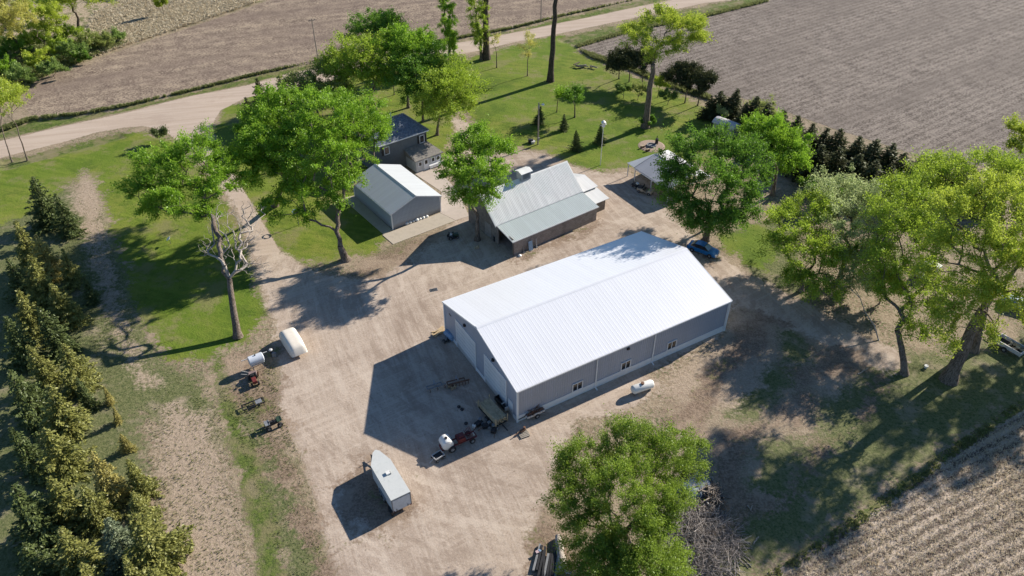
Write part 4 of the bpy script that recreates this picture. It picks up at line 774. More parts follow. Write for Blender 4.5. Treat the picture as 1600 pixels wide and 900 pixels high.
# left edge by the road: two thin pale trunks with thin yellow crowns
T('slender_tree', 'right one of two slender pale trunks leaning at the left edge by the road', 'tree', (43, 250), [(15, 165, 18, 9.5), (28, 150, 14, 10)], LM['lime'], 1300, .34, .12, bk=BARK, dens=5, group='slender roadside trees')
T('slender_tree', 'left one of two slender pale trunks leaning at the left edge by the road', 'tree', (19, 253), [(-5, 160, 18, 9.5), (2, 142, 14, 10)], LM['lime'], 1100, .34, .11, bk=BARK, dens=5, group='slender roadside trees')
gw = 'trees and bushes in the wooded corner beyond the road'
T('broadleaf_tree', 'yellow budding tree, leftmost in the wooded corner', 'tree', (38, 92), [(8, 15, 22, 11), (28, 30, 18, 10), (-12, 40, 22, 9), (10, 50, 16, 8)], LM['yellow'], 6500, .46, .3, group=gw, bk=DARKBARK, rs=1.4)
T('broadleaf_tree', 'upright lime tree in the middle of the wooded corner', 'tree', (72, 88), [(75, 28, 13, 8), (70, 45, 14, 6), (78, 18, 9, 9)], LM['lime'], 4200, .42, .2, group=gw, rs=1.35)
T('broadleaf_tree', 'dark forked tree with lime top at the edge of the pale dead grass', 'tree', (123, 50), [(95, 5, 16, 9), (125, -8, 20, 10), (152, 0, 16, 9), (110, -5, 16, 10)], LM['lime'], 4200, .42, .4, group=gw, bk=DARKBARK, fork=(122, 28, 3.2), rs=1.3)
for i, (x, y, r_, z, kd, lb) in enumerate(((48, 62, 14, 3, 'ash', 'fresh green bush between yellow and lime trees in the corner wood'), (105, 52, 14, 3.2, 'ash', 'mid-green bush right of the upright lime tree'), (90, 72, 13, 2.5, 'ash', 'green bush below the upright lime tree'), (58, 92, 12, 3.2, 'lime', 'small bright lime bush at the wood foot'), (112, 80, 14, 2.6, 'bush', 'rounded green bush close to the ploughed field corner'), (138, 66, 14, 2, 'olive', 'olive bush on the pale grass margin'), (160, 66, 12, 1.5, 'olive', 'low olive bush, farthest right on the margin'), (30, 118, 14, 2, 'bush', 'low bush at the bottom of the corner wood'), (8, 105, 14, 2, 'maple', 'bright low bush at the left picture edge'), (80, 108, 12, 2, 'bush', 'shaggy bush on the field margin'), (6, 138, 12, 3.4, 'lime', 'lime bush at the left edge just above the road verge'), (20, 75, 14, 3, 'shade', 'dark bush under the leftmost yellow tree'), (75, -8, 14, 6, 'ash', 'pale green tree top at the upper picture edge'), (250, 0, 5, 4, 'lime', 'tiny lime sapling standing in the pale dead grass'), (40, 15, 14, 6, 'lime', 'pale tree behind the leftmost yellow tree'), (180, 60, 9, 1.0, 'bush', 'small green clump in the dead grass near the field'), (128, 88, 9, 1.4, 'shade', 'small dark bush touching the field edge'))):
    c = U(x, y, z); rr = r_ * px2m(c)
    T('shrub' if z < 4 else 'small_tree', lb, 'shrub' if z < 4 else 'tree', (c.x, c.y, 0), [(np.array(c), rr, 1.), (np.array([c.x + rr * .6, c.y + .3, z * .75]), rr * .7, 1.), (np.array([c.x - rr * .5, c.y - .6, z * .7]), rr * .6, 1.)], LM[kd], 2600, .40, .09, group=gw, world=True, dens=3, clump=.9, rs=1.2)
for i, (x, y) in enumerate(((300, -28), (350, -34), (385, -45))):
    b = U(x, y); T('broadleaf_tree', ('left', 'middle', 'right')[i] + ' tree beyond the top edge that shades the pale dead grass', 'tree', (b.x, b.y, 0), [(np.array([b.x, b.y, 8.]), 4.5, 1.), (np.array([b.x + 2, b.y, 10.]), 3.5, 1.)], LM['shade'], 2500, .6, .3, world=True, dens=2.5, group='trees just beyond the upper picture edge')

# ------------------------------------------------------------------ spruces
belt = [(42, 267, 9, 'spruce', 1), (87, 297, 8, 'spruce', 1), (22, 345, 8, 'spruce_olive', 1), (60, 365, 7.5, 'spruce_yellow', 1), (12, 395, 8, 'spruce', 1), (42, 400, 8, 'spruce_olive', 1), (88, 392, 6.5, 'spruce_olive', .9), (25, 450, 7.5, 'spruce_olive', 1), (75, 440, 7, 'spruce_olive', 1), (130, 432, 5, 'spruce', .8), (8, 500, 8, 'spruce', 1.1), (42, 530, 8, 'spruce_olive', 1.05), (98, 533, 7, 'spruce_olive', 1), (62, 478, 7, 'spruce', 1), (60, 597, 8, 'spruce_olive', 1.05), (15, 575, 8, 'spruce', 1.1), (112, 590, 5, 'spruce', .8), (68, 668, 8, 'maple', 1), (20, 660, 8, 'spruce', 1.1), (145, 706, 7, 'spruce_yellow', 1), (203, 722, 6, 'spruce_olive', 1), (70, 738, 8, 'spruce_olive', 1.05), (125, 755, 6, 'spruce_olive', 1), (18, 750, 8, 'spruce', 1.15), (160, 800, 7, 'spruce_blue', 1), (225, 812, 7.5, 'spruce_olive', 1.1), (88, 832, 8, 'spruce_olive', 1.05), (30, 850, 8, 'spruce', 1.1), (118, 880, 7, 'spruce_olive', 1), (190, 880, 6, 'spruce_olive', 1), (232, 885, 6, 'spruce_olive', 1), (60, 905, 8, 'spruce', 1.1), (173, 640, 3, 'spruce_yellow', .8), (162, 604, 3, 'spruce_yellow', .8), (182, 680, 2.6, 'spruce_yellow', .9), (205, 770, 4.5, 'spruce_olive', 1.2)]
CN = {'spruce': 'dark green', 'spruce_olive': 'olive-green', 'spruce_yellow': 'yellowing', 'spruce_blue': 'blue-grey', 'maple': 'fresh green'}
cnt = {}
for (x, y, h, kd, wd) in belt:
    i = cnt.get(kd, 0); cnt[kd] = i + 1; k2 = 'spruce_olive' if kd == 'maple' else kd
    size = 'tall' if h >= 8 else ('mid-height' if h >= 6 else 'short')
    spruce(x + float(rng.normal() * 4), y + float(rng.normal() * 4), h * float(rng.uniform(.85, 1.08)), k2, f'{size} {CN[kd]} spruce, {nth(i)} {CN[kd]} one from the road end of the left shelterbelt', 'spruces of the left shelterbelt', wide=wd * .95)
row = [(1112, 148, 4.0), (1131, 139, 5.2), (1150, 134, 6), (1168, 158, 5), (1186, 150, 6), (1206, 156, 6.5), (1228, 168, 6.5), (1250, 180, 6.5), (1271, 193, 6), (1292, 196, 6.5), (1317, 202, 6.5), (1346, 207, 6.5), (1371, 217, 6.5), (1397, 224, 6.5), (1420, 237, 6), (1444, 243, 6), (1464, 245, 6), (1487, 250, 6), (1508, 262, 5.5), (1530, 268, 5.5), (1555, 275, 5.5)]
for i, (x, y, h) in enumerate(row): spruce(x, y, h + .8, 'pine', f'near-black spruce, {nth(i)} from the pines in the back row beside the stubble field', 'back row of dark spruces', wide=float(rng.uniform(1.4, 1.75)))
row2 = [(1262, 214, 6), (1288, 224, 6), (1316, 232, 6), (1344, 240, 6), (1370, 248, 6), (1398, 256, 5.5), (1425, 262, 5.5)]
for i, (x, y, h) in enumerate(row2): spruce(x, y, h + .6, 'pine', f'near-black spruce, {nth(i)} from the little shed in the front row', 'front row of dark spruces', wide=float(rng.uniform(1.4, 1.75)))
for x, y, h, lb in ((843, 163, 3.8, 'small spruce right behind the yard-light pole'), (882, 178, 3.2, 'small dense spruce right of the yard-light pole'), (738, 148, 2.2, 'tiny dark spruce alone on the grass near the concrete path'), (902, 203, 4, 'small spruce whose shadow reaches the barn ridge'), (939, 194, 3.8, 'small spruce right behind the white birdhouse pole'), (400, 122, 8.5, 'dark conifer at the junction, beside the big maples'), (384, 148, 6.5, 'shorter dark conifer nearest the road junction'), (436, 116, 7.5, 'dark conifer between the junction and the olive tree')):
    spruce(x, y, h, 'spruce' if h < 5 else 'pine', lb, None)

# ------------------------------------------------------------------ ground cover nobody could count
def scatter(name, label, polys, n, hgt, wid, mat, seed, cat='ground cover', lean=.35, per=3, clumpy=0):
    r = np.random.default_rng(seed); out = []
    for poly in polys:
        P = np.array([(q.x, q.y) for q in pp(*poly)]); lo, hi = P.min(0), P.max(0); got = 0; need = n // len(polys); acc = []
        while got < need:
            c = r.uniform(lo, hi, (need * 3, 2)); ins = np.zeros(len(c), bool)
            for i in range(len(P)):
                a, b = P[i], P[(i + 1) % len(P)]; cc = ((a[1] > c[:, 1]) != (b[1] > c[:, 1])); ins ^= cc & (c[:, 0] < (b[0] - a[0]) * (c[:, 1] - a[1]) / (b[1] - a[1] + 1e-9) + a[0])
            if clumpy:
                f = np.sin(c[:, 0] * .9 + 2 * np.sin(c[:, 1] * .6)) * np.sin(c[:, 1] * 1.1 + 2 * np.sin(c[:, 0] * .5)) + .5 * np.sin(c[:, 0] * 3.1 + c[:, 1] * 2.3); ins &= r.uniform(-1, 1.2, len(c)) < f * clumpy
            c = c[ins]; acc.append(c); got += len(c)
            if not len(c): break
        out.append(np.concatenate(acc)[:need])
    c = np.concatenate(out); c = np.repeat(c, per, 0); m = len(c); c = c + r.normal(size=(m, 2)) * wid * .6
    a = r.uniform(0, 6.283, m); h = hgt * r.uniform(.5, 1.3, m); tip = np.stack([c[:, 0] + r.normal(size=m) * lean * h, c[:, 1] + r.normal(size=m) * lean * h, h], 1); s = np.stack([np.cos(a), np.sin(a), a * 0], 1) * wid * r.uniform(.4, 1, m)[:, None]
    b = np.stack([c[:, 0], c[:, 1], a * 0 - .02], 1); V = np.stack([b - s * .5, b + s * .5, tip + s * .35, tip - s * .35], 1).reshape(-1, 3)
    me = fast_mesh(name, V, np.arange(4 * m).reshape(-1, 4), mat, False, {'lc': np.repeat(r.uniform(0, 1, m), 4)}); o = link(name, me); tag(o, label, cat, None, 'stuff')
GRASS = leaf_mat('tall_grass_blades', (.09, .14, .025), (.24, .32, .07), .3); STRAW = leaf_mat('straw_blades', (.36, .28, .18), (.62, .54, .40), .25); WEED = leaf_mat('weed_leaves', (.09, .12, .04), (.24, .26, .10), .3)
verge_up = [(0, 203), (50, 186), (120, 181), (200, 166), (300, 143), (400, 118), (480, 101), (560, 88), (690, 67), (800, 47), (880, 27), (985, 3), (990, 7), (880, 31), (800, 51), (690, 71), (560, 92), (480, 106), (400, 124), (300, 149), (200, 172), (120, 187), (50, 194), (0, 212)]
scatter('verge_grass', 'rank green grass along the far side of the road', [[(a_, b_ - 2) for a_, b_ in verge_up[:12]] + [(a_, b_ - 7) for a_, b_ in verge_up[12:]]], 5200, .45, .22, WEED, 1, clumpy=.9)
scatter('field_edge_grass', 'dark tall grass strip along the lower edge of the stubble field', [[(905, 78), (925, 84), (975, 101), (1050, 131), (1110, 150), (1108, 156), (1050, 138), (975, 107), (925, 91)], [(900, 71), (950, 56), (1000, 42), (1107, 22), (1200, -1), (1200, 3), (1107, 26), (1000, 47), (950, 61), (903, 75)]], 5000, .5, .16, WEED, 2)
scatter('dead_reeds', 'pale matted dead reeds beyond the ploughed field', [[(120, 96), (150, 20), (215, -10), (420, -20), (400, 4), (300, 38), (214, 66), (150, 88)]], 17000, .45, .28, STRAW, 3, lean=1.1)
scatter('margin_weeds', 'mixed low growth under the corner wood', [[(-40, 160), (-60, 90), (0, 60), (60, 60), (130, 70), (200, 68), (130, 96), (58, 124), (28, 155)]], 9000, .7, .25, WEED, 4)
scatter('weeds', 'low weeds dotted over the rough ground on the left', [[(215, 640), (260, 570), (330, 600), (355, 690), (375, 800), (395, 905), (240, 905), (245, 780)], [(340, 610), (430, 570), (440, 640), (470, 720), (495, 800), (520, 905), (450, 905), (420, 820), (385, 720)], [(110, 300), (160, 330), (190, 430), (225, 560), (160, 600), (130, 480), (100, 400)]], 5000, .10, .07, WEED, 5, per=3, clumpy=.7)
scatter('field_margin_weeds', 'green weeds along the edge of the nearest stubble rows', [[(1160, 925), (1200, 896), (1290, 838), (1370, 780), (1470, 708), (1600, 622), (1600, 640), (1480, 722), (1385, 795), (1300, 852), (1215, 905), (1180, 930)]], 1500, .16, .12, WEED, 6, clumpy=.9)
0 and scatter('yard_edge_weeds', 'sparse weeds on the shaded rough ground at right', [[(1150, 640), (1240, 560), (1340, 560), (1480, 620), (1600, 560), (1600, 620), (1400, 740), (1200, 880), (1130, 850)]], 11000, .16, .10, WEED, 7, clumpy=.9)
scatter('corn_stubble', 'pale cut corn stalks standing in rows in the nearest field', [[(1215, 905), (1300, 852), (1385, 795), (1480, 722), (1600, 642), (1700, 700), (1700, 960), (1215, 960)]], 16000, .16, .07, STRAW, 8, lean=.8, per=2)
# ------------------------------------------------------------------ vehicles, equipment, poles
P_RED = paint('faded_red_paint', (.15, .022, .02), .6, var=.4, dirt=(.12, .05, .04)); P_RUST = paint('rusty_steel', (.17, .085, .05), .8, var=.35, dirt=(.07, .045, .035))
P_TYRE = paint('tyre_rubber', (.02, .02, .022), .85, var=.3); P_STEEL = paint('dull_steel', (.30, .31, .32), .5, metal=.4, var=.2); P_TAN = paint('fresh_lumber', (.48, .36, .21), .75, var=.2)
P_OLDW = paint('grey_tan_lumber', (.44, .36, .23), .8, var=.3); P_POLY = paint('white_poly', (.74, .74, .71), .4, var=.05); P_CREAM = paint('cream_fibreglass', (.78, .72, .62), .45, var=.06)
P_BLUE = paint('metallic_blue_paint', (.012, .16, .42), .25, var=.1, spec=.8); P_DKGRN = paint('dark_green_paint', (.03, .06, .035), .5, var=.2); P_DIRTW = paint('scuffed_white_paint', (.50, .50, .50), .6, var=.15)
P_GREY = paint('grey_paint', (.20, .21, .22), .6, var=.2); P_POLE = paint('weathered_pole', (.27, .235, .20), .85, var=.25); P_LBLUE = paint('pale_blue_plastic', (.20, .31, .45), .5, var=.15)
def wheel(root, x, y, r=.33, wd=.2, ax='y'):
    a, b = ((x, y - wd / 2, r), (x, y + wd / 2, r)) if ax == 'y' else ((x - wd / 2, y, r), (x + wd / 2, y, r))
    o = MB().lathe(a, b, [(0, r * .55), (.0, r * .92), (.15, r), (.85, r), (1, r * .92), (1, r * .55)], 18).build('wheel', P_TYRE, root)
    a2, b2 = (Vector(a) * 1.02 - Vector(b) * .02, Vector(b) * 1.02 - Vector(a) * .02)
    MB().lathe(a2, b2, [(0, r * .5), (1, r * .5)], 12).build('rim', P_STEEL, o); return o

# blue sedan beside the shed's far end; nose towards the track
c0 = U(1098, 394); car = thing('parked_car', (c0.x, c0.y, 0), R(-36), 'shiny blue sedan parked between the far end of the white-roofed shed and a tree', 'car')
def carloft(sec, name, mat, root, hw_fn, tumble=0, bev=.05):
    m = MB(); n = len(sec); vs = []
    for sgn in (-1, 1):
        for x, z in sec: vs.append((x, sgn * hw_fn(x, z), z))
    m.add(vs, [tuple(range(n)), tuple(range(2 * n - 1, n - 1, -1))] + [(i, i + n, (i + 1) % n + n, (i + 1) % n) for i in range(n)]); return m.build(name, mat, root, bevel=bev, smooth=True)
body = [(-2.2, .32), (-2.25, .62), (-2.15, .88), (-1.5, .95), (.75, .93), (1.7, .80), (2.12, .66), (2.22, .45), (2.15, .28)]
carloft(body, 'body', P_BLUE, car, lambda x, z: .88 - .05 * (abs(x) > 2) - (.06 if z > .8 else 0), bev=.07)
carloft([(-1.75, .94), (-1.15, 1.36), (-.35, 1.44), (.30, 1.38), (1.05, .93)], 'windows', M_GLASS, car, lambda x, z: .80 if z < 1.1 else .60, bev=.04)
carloft([(-1.12, 1.37), (-.35, 1.465), (.26, 1.40), (.22, 1.36), (-.35, 1.42), (-1.1, 1.33)], 'roof', P_BLUE, car, lambda x, z: .60, bev=0)
MB().add([(1.04, -.70, .96), (1.04, .70, .96), (.34, .55, 1.385), (.34, -.55, 1.385), (1.02, -.70, .92), (1.02, .70, .92)], [(0, 1, 2, 3), (0, 4, 5, 1)]).build('windscreen', paint('sky_tinted_glass', (.04, .14, .16), .05, var=.2, spec=1.), car)
MB().add([(-1.74, -.68, .965), (-1.74, .68, .965), (-1.17, .55, 1.375), (-1.17, -.55, 1.375)], [(0, 3, 2, 1)]).build('rear_window', paint('sky_tinted_glass', (.04, .14, .16), .05), car)
for y in (-.62, .62):
    MB().box((2.16, y, .64), (.12, .34, .14)).build('headlight', P_POLY, car); MB().box((-2.22, y, .74), (.06, .34, .14)).build('tail_light', P_RED, car)
MB().box((2.2, 0, .42), (.1, 1.5, .16)).build('bumper', P_DIRTW, car)
for x in (-1.35, 1.35):
    for y in (-.82, .82): wheel(car, x, y, .33, .2)

# enclosed cargo trailer with V nose
t0 = U(611.5, 801); v1 = U(640, 789); rz = math.atan2((U(580, 729, 2.3) - U(611, 782, 2.3)).y, (U(580, 729, 2.3) - U(611, 782, 2.3)).x)
ct = thing('cargo_trailer', (U(611.2, 782, 2.3).x, U(611.2, 782, 2.3).y, 0), rz, 'white enclosed box trailer with pointed nose standing alone in the open gravel yard', 'trailer')
TL, TW = 4.75, 1.98
prof = [(0, 0), (0, -TW), (4.55, -TW), (6.2, -1.48), (6.52, -1.16), (6.28, -.84), (4.8, 0)]
m = MB(); m.prism([(x, y) for x, y in prof], .42, 2.26, 'Z'); m.build('body', paint('white_trailer_skin', (.60, .62, .63), .4, var=.06), ct)
m = MB(); m.prism([(x + (.03 if x > 1 else -.03), y + (.03 if y > -1 else -.03)) for x, y in prof], 2.262, 2.32, 'Z'); m.build('roof', paint('chalky_roof_skin', (.56, .58, .565), .55, var=.08, scale=1.5, dirt=(.44, .47, .45)), ct)
m = MB()
for y in (-.02, -TW + .02): m.box((-.02, y, 1.32), (.08, .07, 1.9))
m.box((-.02, -TW / 2, 2.22), (.08, TW, .08)); m.build('rear_frame', P_GREY, ct)
rd = MB(); rd.box((-.03, -TW / 2, 1.28), (.04, TW - .16, 1.66)); rd = rd.build('ramp_door', P_LBLUE if 0 else paint('pale_door_skin', (.50, .55, .60), .45), ct)
m = MB(); m.box((-.07, -.4, .62), (.04, .06, .3)); m.box((-.07, -TW + .4, .62), (.04, .06, .3)); m.build('latch', M_BLACK, rd)
for y in (-.12, -TW + .12): MB().box((-.07, y, .52), (.05, .14, .1)).build('tail_light', P_RED, ct)
m = MB(); m.box((3.1, -1.05, 2.42), (.42, .42, .16)); ve = m.build('roof_vent', P_POLY, ct); MB().box((3.02, -1.28, 2.40), (.36, .04, .12)).build('vent_gap', M_BLACK, ve)
MB().prism([(-.1, .0), (.1, -.0), (.75, .0), (.75, .62), (-.1, .62)], .02, .2, 'Y').build('fender', M_BLACK, ct)
m = MB(); m.box((2.3, .08, .75), (1.7, .18, .05)); m.box((2.3, -TW - .08, .75), (1.7, .18, .05)); m.build('fender', P_GREY, ct)
for x in (1.9, 2.7):
    for y in (.06, -TW - .06): wheel(ct, x, y, .34, .2)
m = MB(); m.bar((TL + 2.2, -.98, .45), (TL + 3.0, -.98, .45), .1); m.bar((TL + .6, -.2, .4), (TL + 2.9, -.98, .45), .08); m.bar((TL + .6, -TW + .2, .4), (TL + 2.9, -.98, .45), .08); m.cyl((TL + 2.6, -.98, 0), (TL + 2.6, -.98, .8), .04); m.build('tow_bar', M_BLACK, ct)

# propane tank
a, b = U(989, 611, .6), U(1018, 601, .6); q = b - a; rz = math.atan2(q.y, q.x)
pt = thing('propane_tank', (a.x, a.y, 0), rz, 'white horizontal gas tank on short legs on bare ground along the shed side', 'gas tank')
Lk = q.length; prof = [(-.10, .02), (-.085, .2), (-.05, .38), (0, .49), (.03, .52), (.97, .52), (1, .49), (1.05, .38), (1.085, .2), (1.10, .02)]
MB().lathe((0, 0, .78), (Lk, 0, .78), prof, 24).build('tank', P_POLY, pt, smooth=True)
d_ = MB().cyl((Lk * .48, 0, 1.27), (Lk * .48, 0, 1.44), .2).build('dome', P_RUST, pt)
for x in (.35, Lk - .35):
    m = MB(); m.box((x, 0, .16), (.16, .75, .32)); m.build('leg', P_GREY, pt)

# cream camper shell / covered boat at the yard edge
pts = [U(370 + x / 4.74, 500 + y / 4.74, z) for x, y, z in ((322, 105, 1.3), (432, 62, 1.3), (492, 185, .9), (402, 248, .9))]
ctr = sum(pts, Vector()) / 4; dx = pts[3] - pts[0]; rz = math.atan2(dx.y, dx.x); Ld = (pts[3] - pts[0]).length; Wd = (pts[1] - pts[0]).length
cv = thing('covered_boat', (ctr.x, ctr.y, 0), rz, 'cream moulded cover, rounded and boxy, over a small boat at the yard edge', 'boat')
def shell(Lx, Wy, H, z0, nx=13, ny=11, round_=2.6, taper=.1):
    vs = []; fs = []
    for i in range(nx):
        for j in range(ny):
            u = -1 + 2 * i / (nx - 1); v_ = -1 + 2 * j / (ny - 1); wy = Wy / 2 * (1 - taper * max(0, u) ** 2 - .06 * abs(u) ** 4)
            k = max(0, 1 - abs(u) ** 5) ** .5 * max(0, 1 - abs(v_) ** round_) ** .42; vs.append((u * Lx / 2, v_ * wy, z0 + (H - z0) * k + .03 * math.sin(u * 9) * k))
    for i in range(nx - 1):
        for j in range(ny - 1): fs.append((i * ny + j, (i + 1) * ny + j, (i + 1) * ny + j + 1, i * ny + j + 1))
    return MB().add(vs, fs)
s_ = shell(Ld * 1.3, Wd * 1.15, 1.75, .5, 19, 15, 5., .06); s_.build('cover', P_CREAM, cv, smooth=True)
m = MB(); m.prism([(-Ld * .5, -Wd * .42), (Ld * .35, -Wd * .42), (Ld * .52, -Wd * .3), (Ld * .52, Wd * .3), (Ld * .35, Wd * .42), (-Ld * .5, Wd * .42)], .25, .62, 'Z'); m.build('hull', P_CREAM, cv, bevel=.06)
m = MB(); m.bar((-Ld * .4, -.6, .2), (Ld * .4, -.6, .2), .1); m.bar((-Ld * .4, .6, .2), (Ld * .4, .6, .2), .1); m.bar((0, -.8, .2), (0, .8, .2), .1); m.build('cradle', P_STEEL, cv)
for y in (-.75, .75): wheel(cv, 0, y, .25, .15)

# small white tank on a stand beside it
a, b = U(370 + 92 / 4.74, 500 + 310 / 4.74, 1.3), U(370 + 192 / 4.74, 500 + 272 / 4.74, 1.3); q = b - a; rz = math.atan2(q.y, q.x)
ft = thing('fuel_tank', (a.x, a.y, 0), rz, 'short fat white fuel drum lying on a raised stand on the grass edge', 'fuel tank')
Lk = q.length
MB().lathe((0, 0, 1.35), (Lk, 0, 1.35), [(-.05, .3), (-.02, .5), (0, .58), (.98, .58), (1.02, .5), (1.05, .3)], 20).build('tank', paint('blue_white_paint', (.60, .64, .70), .4, var=.05), ft, smooth=True)
for x, y in ((.2, -.42), (.2, .42), (Lk - .2, -.42), (Lk - .2, .42)): MB().bar((x, y, 0), (x, y * .7, 1.0), .08).build('leg', P_STEEL, ft)
m = MB(); m.bar((.0, -.4, .86), (Lk, -.4, .86), .09); m.bar((0, .4, .86), (Lk, .4, .86), .09); m.bar((-.75, .62, 1.3), (Lk + .7, .62, 1.3), .07); m.build('stand_rail', P_DIRTW, ft)
m = MB(); m.cyl((Lk * .5, 0, 1.9), (Lk * .5, 0, 2.05), .08); m.build('filler_cap', M_BLACK, ft)
b_ = U(425, 556); bo = thing('fuel_pump', b_, 0, 'dark short pump post with pale round cap between the cream boat cover and white drum', 'pump')
MB().cyl((0, 0, 0), (0, 0, .9), .12).build('post', M_BLACK, bo); MB().lathe((0, 0, .9), (0, 0, 1.1), [(0, .2), (.5, .24), (1, .12)], 16).build('cap', P_DIRTW, bo); MB().box((.35, -.1, .3), (.5, .3, .6)).build('housing', P_GREY, bo)

# row of small machines along the grass edge
o = U(397, 596); tl = thing('garden_tractor', o, R(-60), 'small old tractor with red hood among the weeds at the yard edge', 'tractor')
MB().box((.55, 0, .62), (.85, .5, .4)).build('hood', P_RED, tl, bevel=.05); MB().box((-.25, 0, .5), (1.0, .4, .25)).build('chassis', M_BLACK, tl); MB().box((-.35, 0, .78), (.42, .45, .1)).build('seat', M_BLACK, tl, bevel=.03)
m = MB(); m.bar((.1, 0, .8), (-.05, 0, 1.08), .05); m.lathe((-.07, 0, 1.06), (-.08, 0, 1.09), [(0, .2), (1, .2)], 14); m.build('steering_wheel', M_BLACK, tl)
for x, y, r_ in ((-.55, -.42, .38), (-.55, .42, .38), (.75, -.38, .24), (.75, .38, .24)): wheel(tl, x, y, r_, .2)
o = U(395, 590); ti = thing('rotary_tiller', U(396, 588), R(20), 'dusty pinkish-brown tine machine, farthest of the small machines on the grass edge', 'tiller')
MB().box((0, 0, .45), (.9, .6, .3)).build('housing', paint('dusty_pink_brown', (.25, .18, .17), .8, var=.3), ti, bevel=.04)
m = MB(); m.bar((-.3, -.2, .5), (-1.2, -.3, 1.0), .05); m.bar((-.3, .2, .5), (-1.2, .3, 1.0), .05); m.build('handle', P_STEEL, ti)
for k in range(5): MB().box((.55, -.35 + k * .17, .2), (.1, .05, .4), ry=.5).build('tine', P_RUST, ti)
for y in (-.4, .4): wheel(ti, 0, y, .22, .12)
o = U(396, 634); fr_ = thing('steel_rack', o, R(32), 'empty black rectangular steel frame lying on the weeds', 'frame')
m = MB()
for y in (-.42, .42): m.bar((-1.2, y, .3), (1.2, y, .3), .1)
for x in (-1.2, .1, 1.2): m.bar((x, -.42, .3), (x, .42, .3), .1)
m.build('rails', M_BLACK, fr_)
for x in (-1.1, 1.1):
    for y in (-.42, .42): MB().bar((x, y, 0), (x, y, .3), .08).build('leg', M_BLACK, fr_)
MB().box((.65, 0, .36), (.7, .6, .04)).build('panel', P_STEEL, fr_)
o = U(428, 666); at_ = thing('quad_bike', o, R(30), 'black quad bike, nearest machine in the row on the grass edge', 'quad bike')
MB().box((0, 0, .6), (1.2, .38, .3)).build('body', M_BLACK, at_, bevel=.06); MB().box((-.2, 0, .82), (.6, .3, .12)).build('seat', P_TYRE, at_, bevel=.04)
for x in (-.62, .68):
    m = MB(); m.box((x, 0, .82), (.5, .8, .04)); m.bar((x - .25, -.4, .9), (x - .25, .4, .9), .03); m.bar((x + .25, -.4, .9), (x + .25, .4, .9), .03); m.build('rack', P_DKGRN if x > 0 else P_STEEL, at_)
MB().bar((.3, -.35, 1.0), (.3, .35, 1.0), .04).build('handlebar', M_BLACK, at_)
for x in (-.6, .62):
    for y in (-.42, .42): wheel(at_, x, y, .3, .24)

# apron of the shed: things in its shadow
def implement(px, py, rz, name, label, cat, colr, L=2.2, tines=5, boom=True):
    t = thing(name, U(px, py), rz, label, cat)
    m = MB(); m.bar((-L / 2, 0, .5), (L / 2, 0, .5), .14); m.bar((-L / 2, .5, .5), (L / 2 * .6, .5, .5), .1); m.bar((-L / 2, 0, .5), (-L / 2, .5, .5), .1); m.bar((L * .3, 0, .5), (L * .3, .5, .5), .1); m.build('frame', colr, t)
    for k in range(tines):
        x = -L / 2 + .2 + k * (L - .4) / (tines - 1); m = MB(); m.bar((x, 0, .5), (x + .05, -.25, .3), .06); m.bar((x + .05, -.25, .3), (x, -.1, .02), .06); m.build('tine', P_RUST, t)
    if boom: m = MB(); m.bar((0, .1, .5), (0, 1.1, .55), .09); m.bar((-.3, .3, .5), (0, 1.1, .55), .06); m.bar((0, .1, .5), (0, .1, 1.0), .08); m.build('hitch', P_STEEL, t)
    return t
implement(683, 609, R(25), 'snow_blade', 'low steel blade with bent hitch, left one of two machines in the shed shadow', 'implement', P_GREY, 2.2, 3)
implement(717, 602, R(20), 'field_cultivator', 'rusty tined machine with tan end, right of the two machines lying in the shed shadow', 'cultivator', P_RUST, 2.6, 7)
m = thing('scrap_pile', U(706, 606), 0, 'small heap of tan and brown scrap touching the rusty tined machine', 'scrap'); mb = MB()
for k in range(9): mb.box((random.uniform(-.5, .5), random.uniform(-.4, .4), .1 + .04 * k), (random.uniform(.3, .8), .1, .06), random.uniform(0, 3))
mb.build('offcuts', P_TAN, m)
MB().box((.2, .1, .12), (.5, .4, .2)).build('crate', P_RUST, m)
for i, (px, py) in enumerate(((717, 636), (722, 640), (728, 662))):
    t = thing('stone', U(px, py), i, ('dark fist-sized lump lying alone in the shed shadow, farthest of three', 'dark lump in the shed shadow, middle of three', 'dark lump in the shed shadow, nearest of three')[i], 'stone', 'dark lumps on the shaded gravel')
    MB().lathe((0, 0, 0), (0, 0, .2), [(0, .2), (.5, .22), (1, .1)], 7).build('lump', M_BLACK, t)
# lumber on black trailer
o = U(770, 652); lt = thing('lumber_trailer', o, R(-55), 'black flat trailer near the shed corner stacked with long tan boards', 'trailer')
m = MB(); m.bar((-1.8, -.7, .55), (1.8, -.7, .55), .12); m.bar((-1.8, .7, .55), (1.8, .7, .55), .12)
for x in (-1.7, -.6, .6, 1.7): m.bar((x, -.7, .55), (x, .7, .55), .1)
m.bar((1.8, 0, .5), (2.9, 0, .5), .1); m.build('chassis', M_BLACK, lt)
for y in (-.85, .85): wheel(lt, .1, y, .34, .2)
m = MB()
for k in range(9):
    for j in range(9): m.box((random.uniform(-.18, .18), -.62 + j * .155, .66 + k * .075), (3.2, .135, .06), random.uniform(-.02, .02))
m = m.build('lumber', P_OLDW, None); m.parent = lt
m = MB()
for x in (-1.75, 1.75):
    for y in (-.75, .75): m.bar((x, y, .5), (x, y, 1.7), .08)
m.build('stake', P_OLDW, lt)
o = U(757, 636); lr = thing('leaning_ladder', U(754, 640), R(-60), 'narrow pale wooden ladder beside the stacked tan boards', 'ladder')
m = MB(); m.bar((-1.2, -.18, .25), (1.2, -.18, .6), .06); m.bar((-1.2, .18, .25), (1.2, .18, .6), .06); m.build('rail', P_OLDW, lr); m = MB()
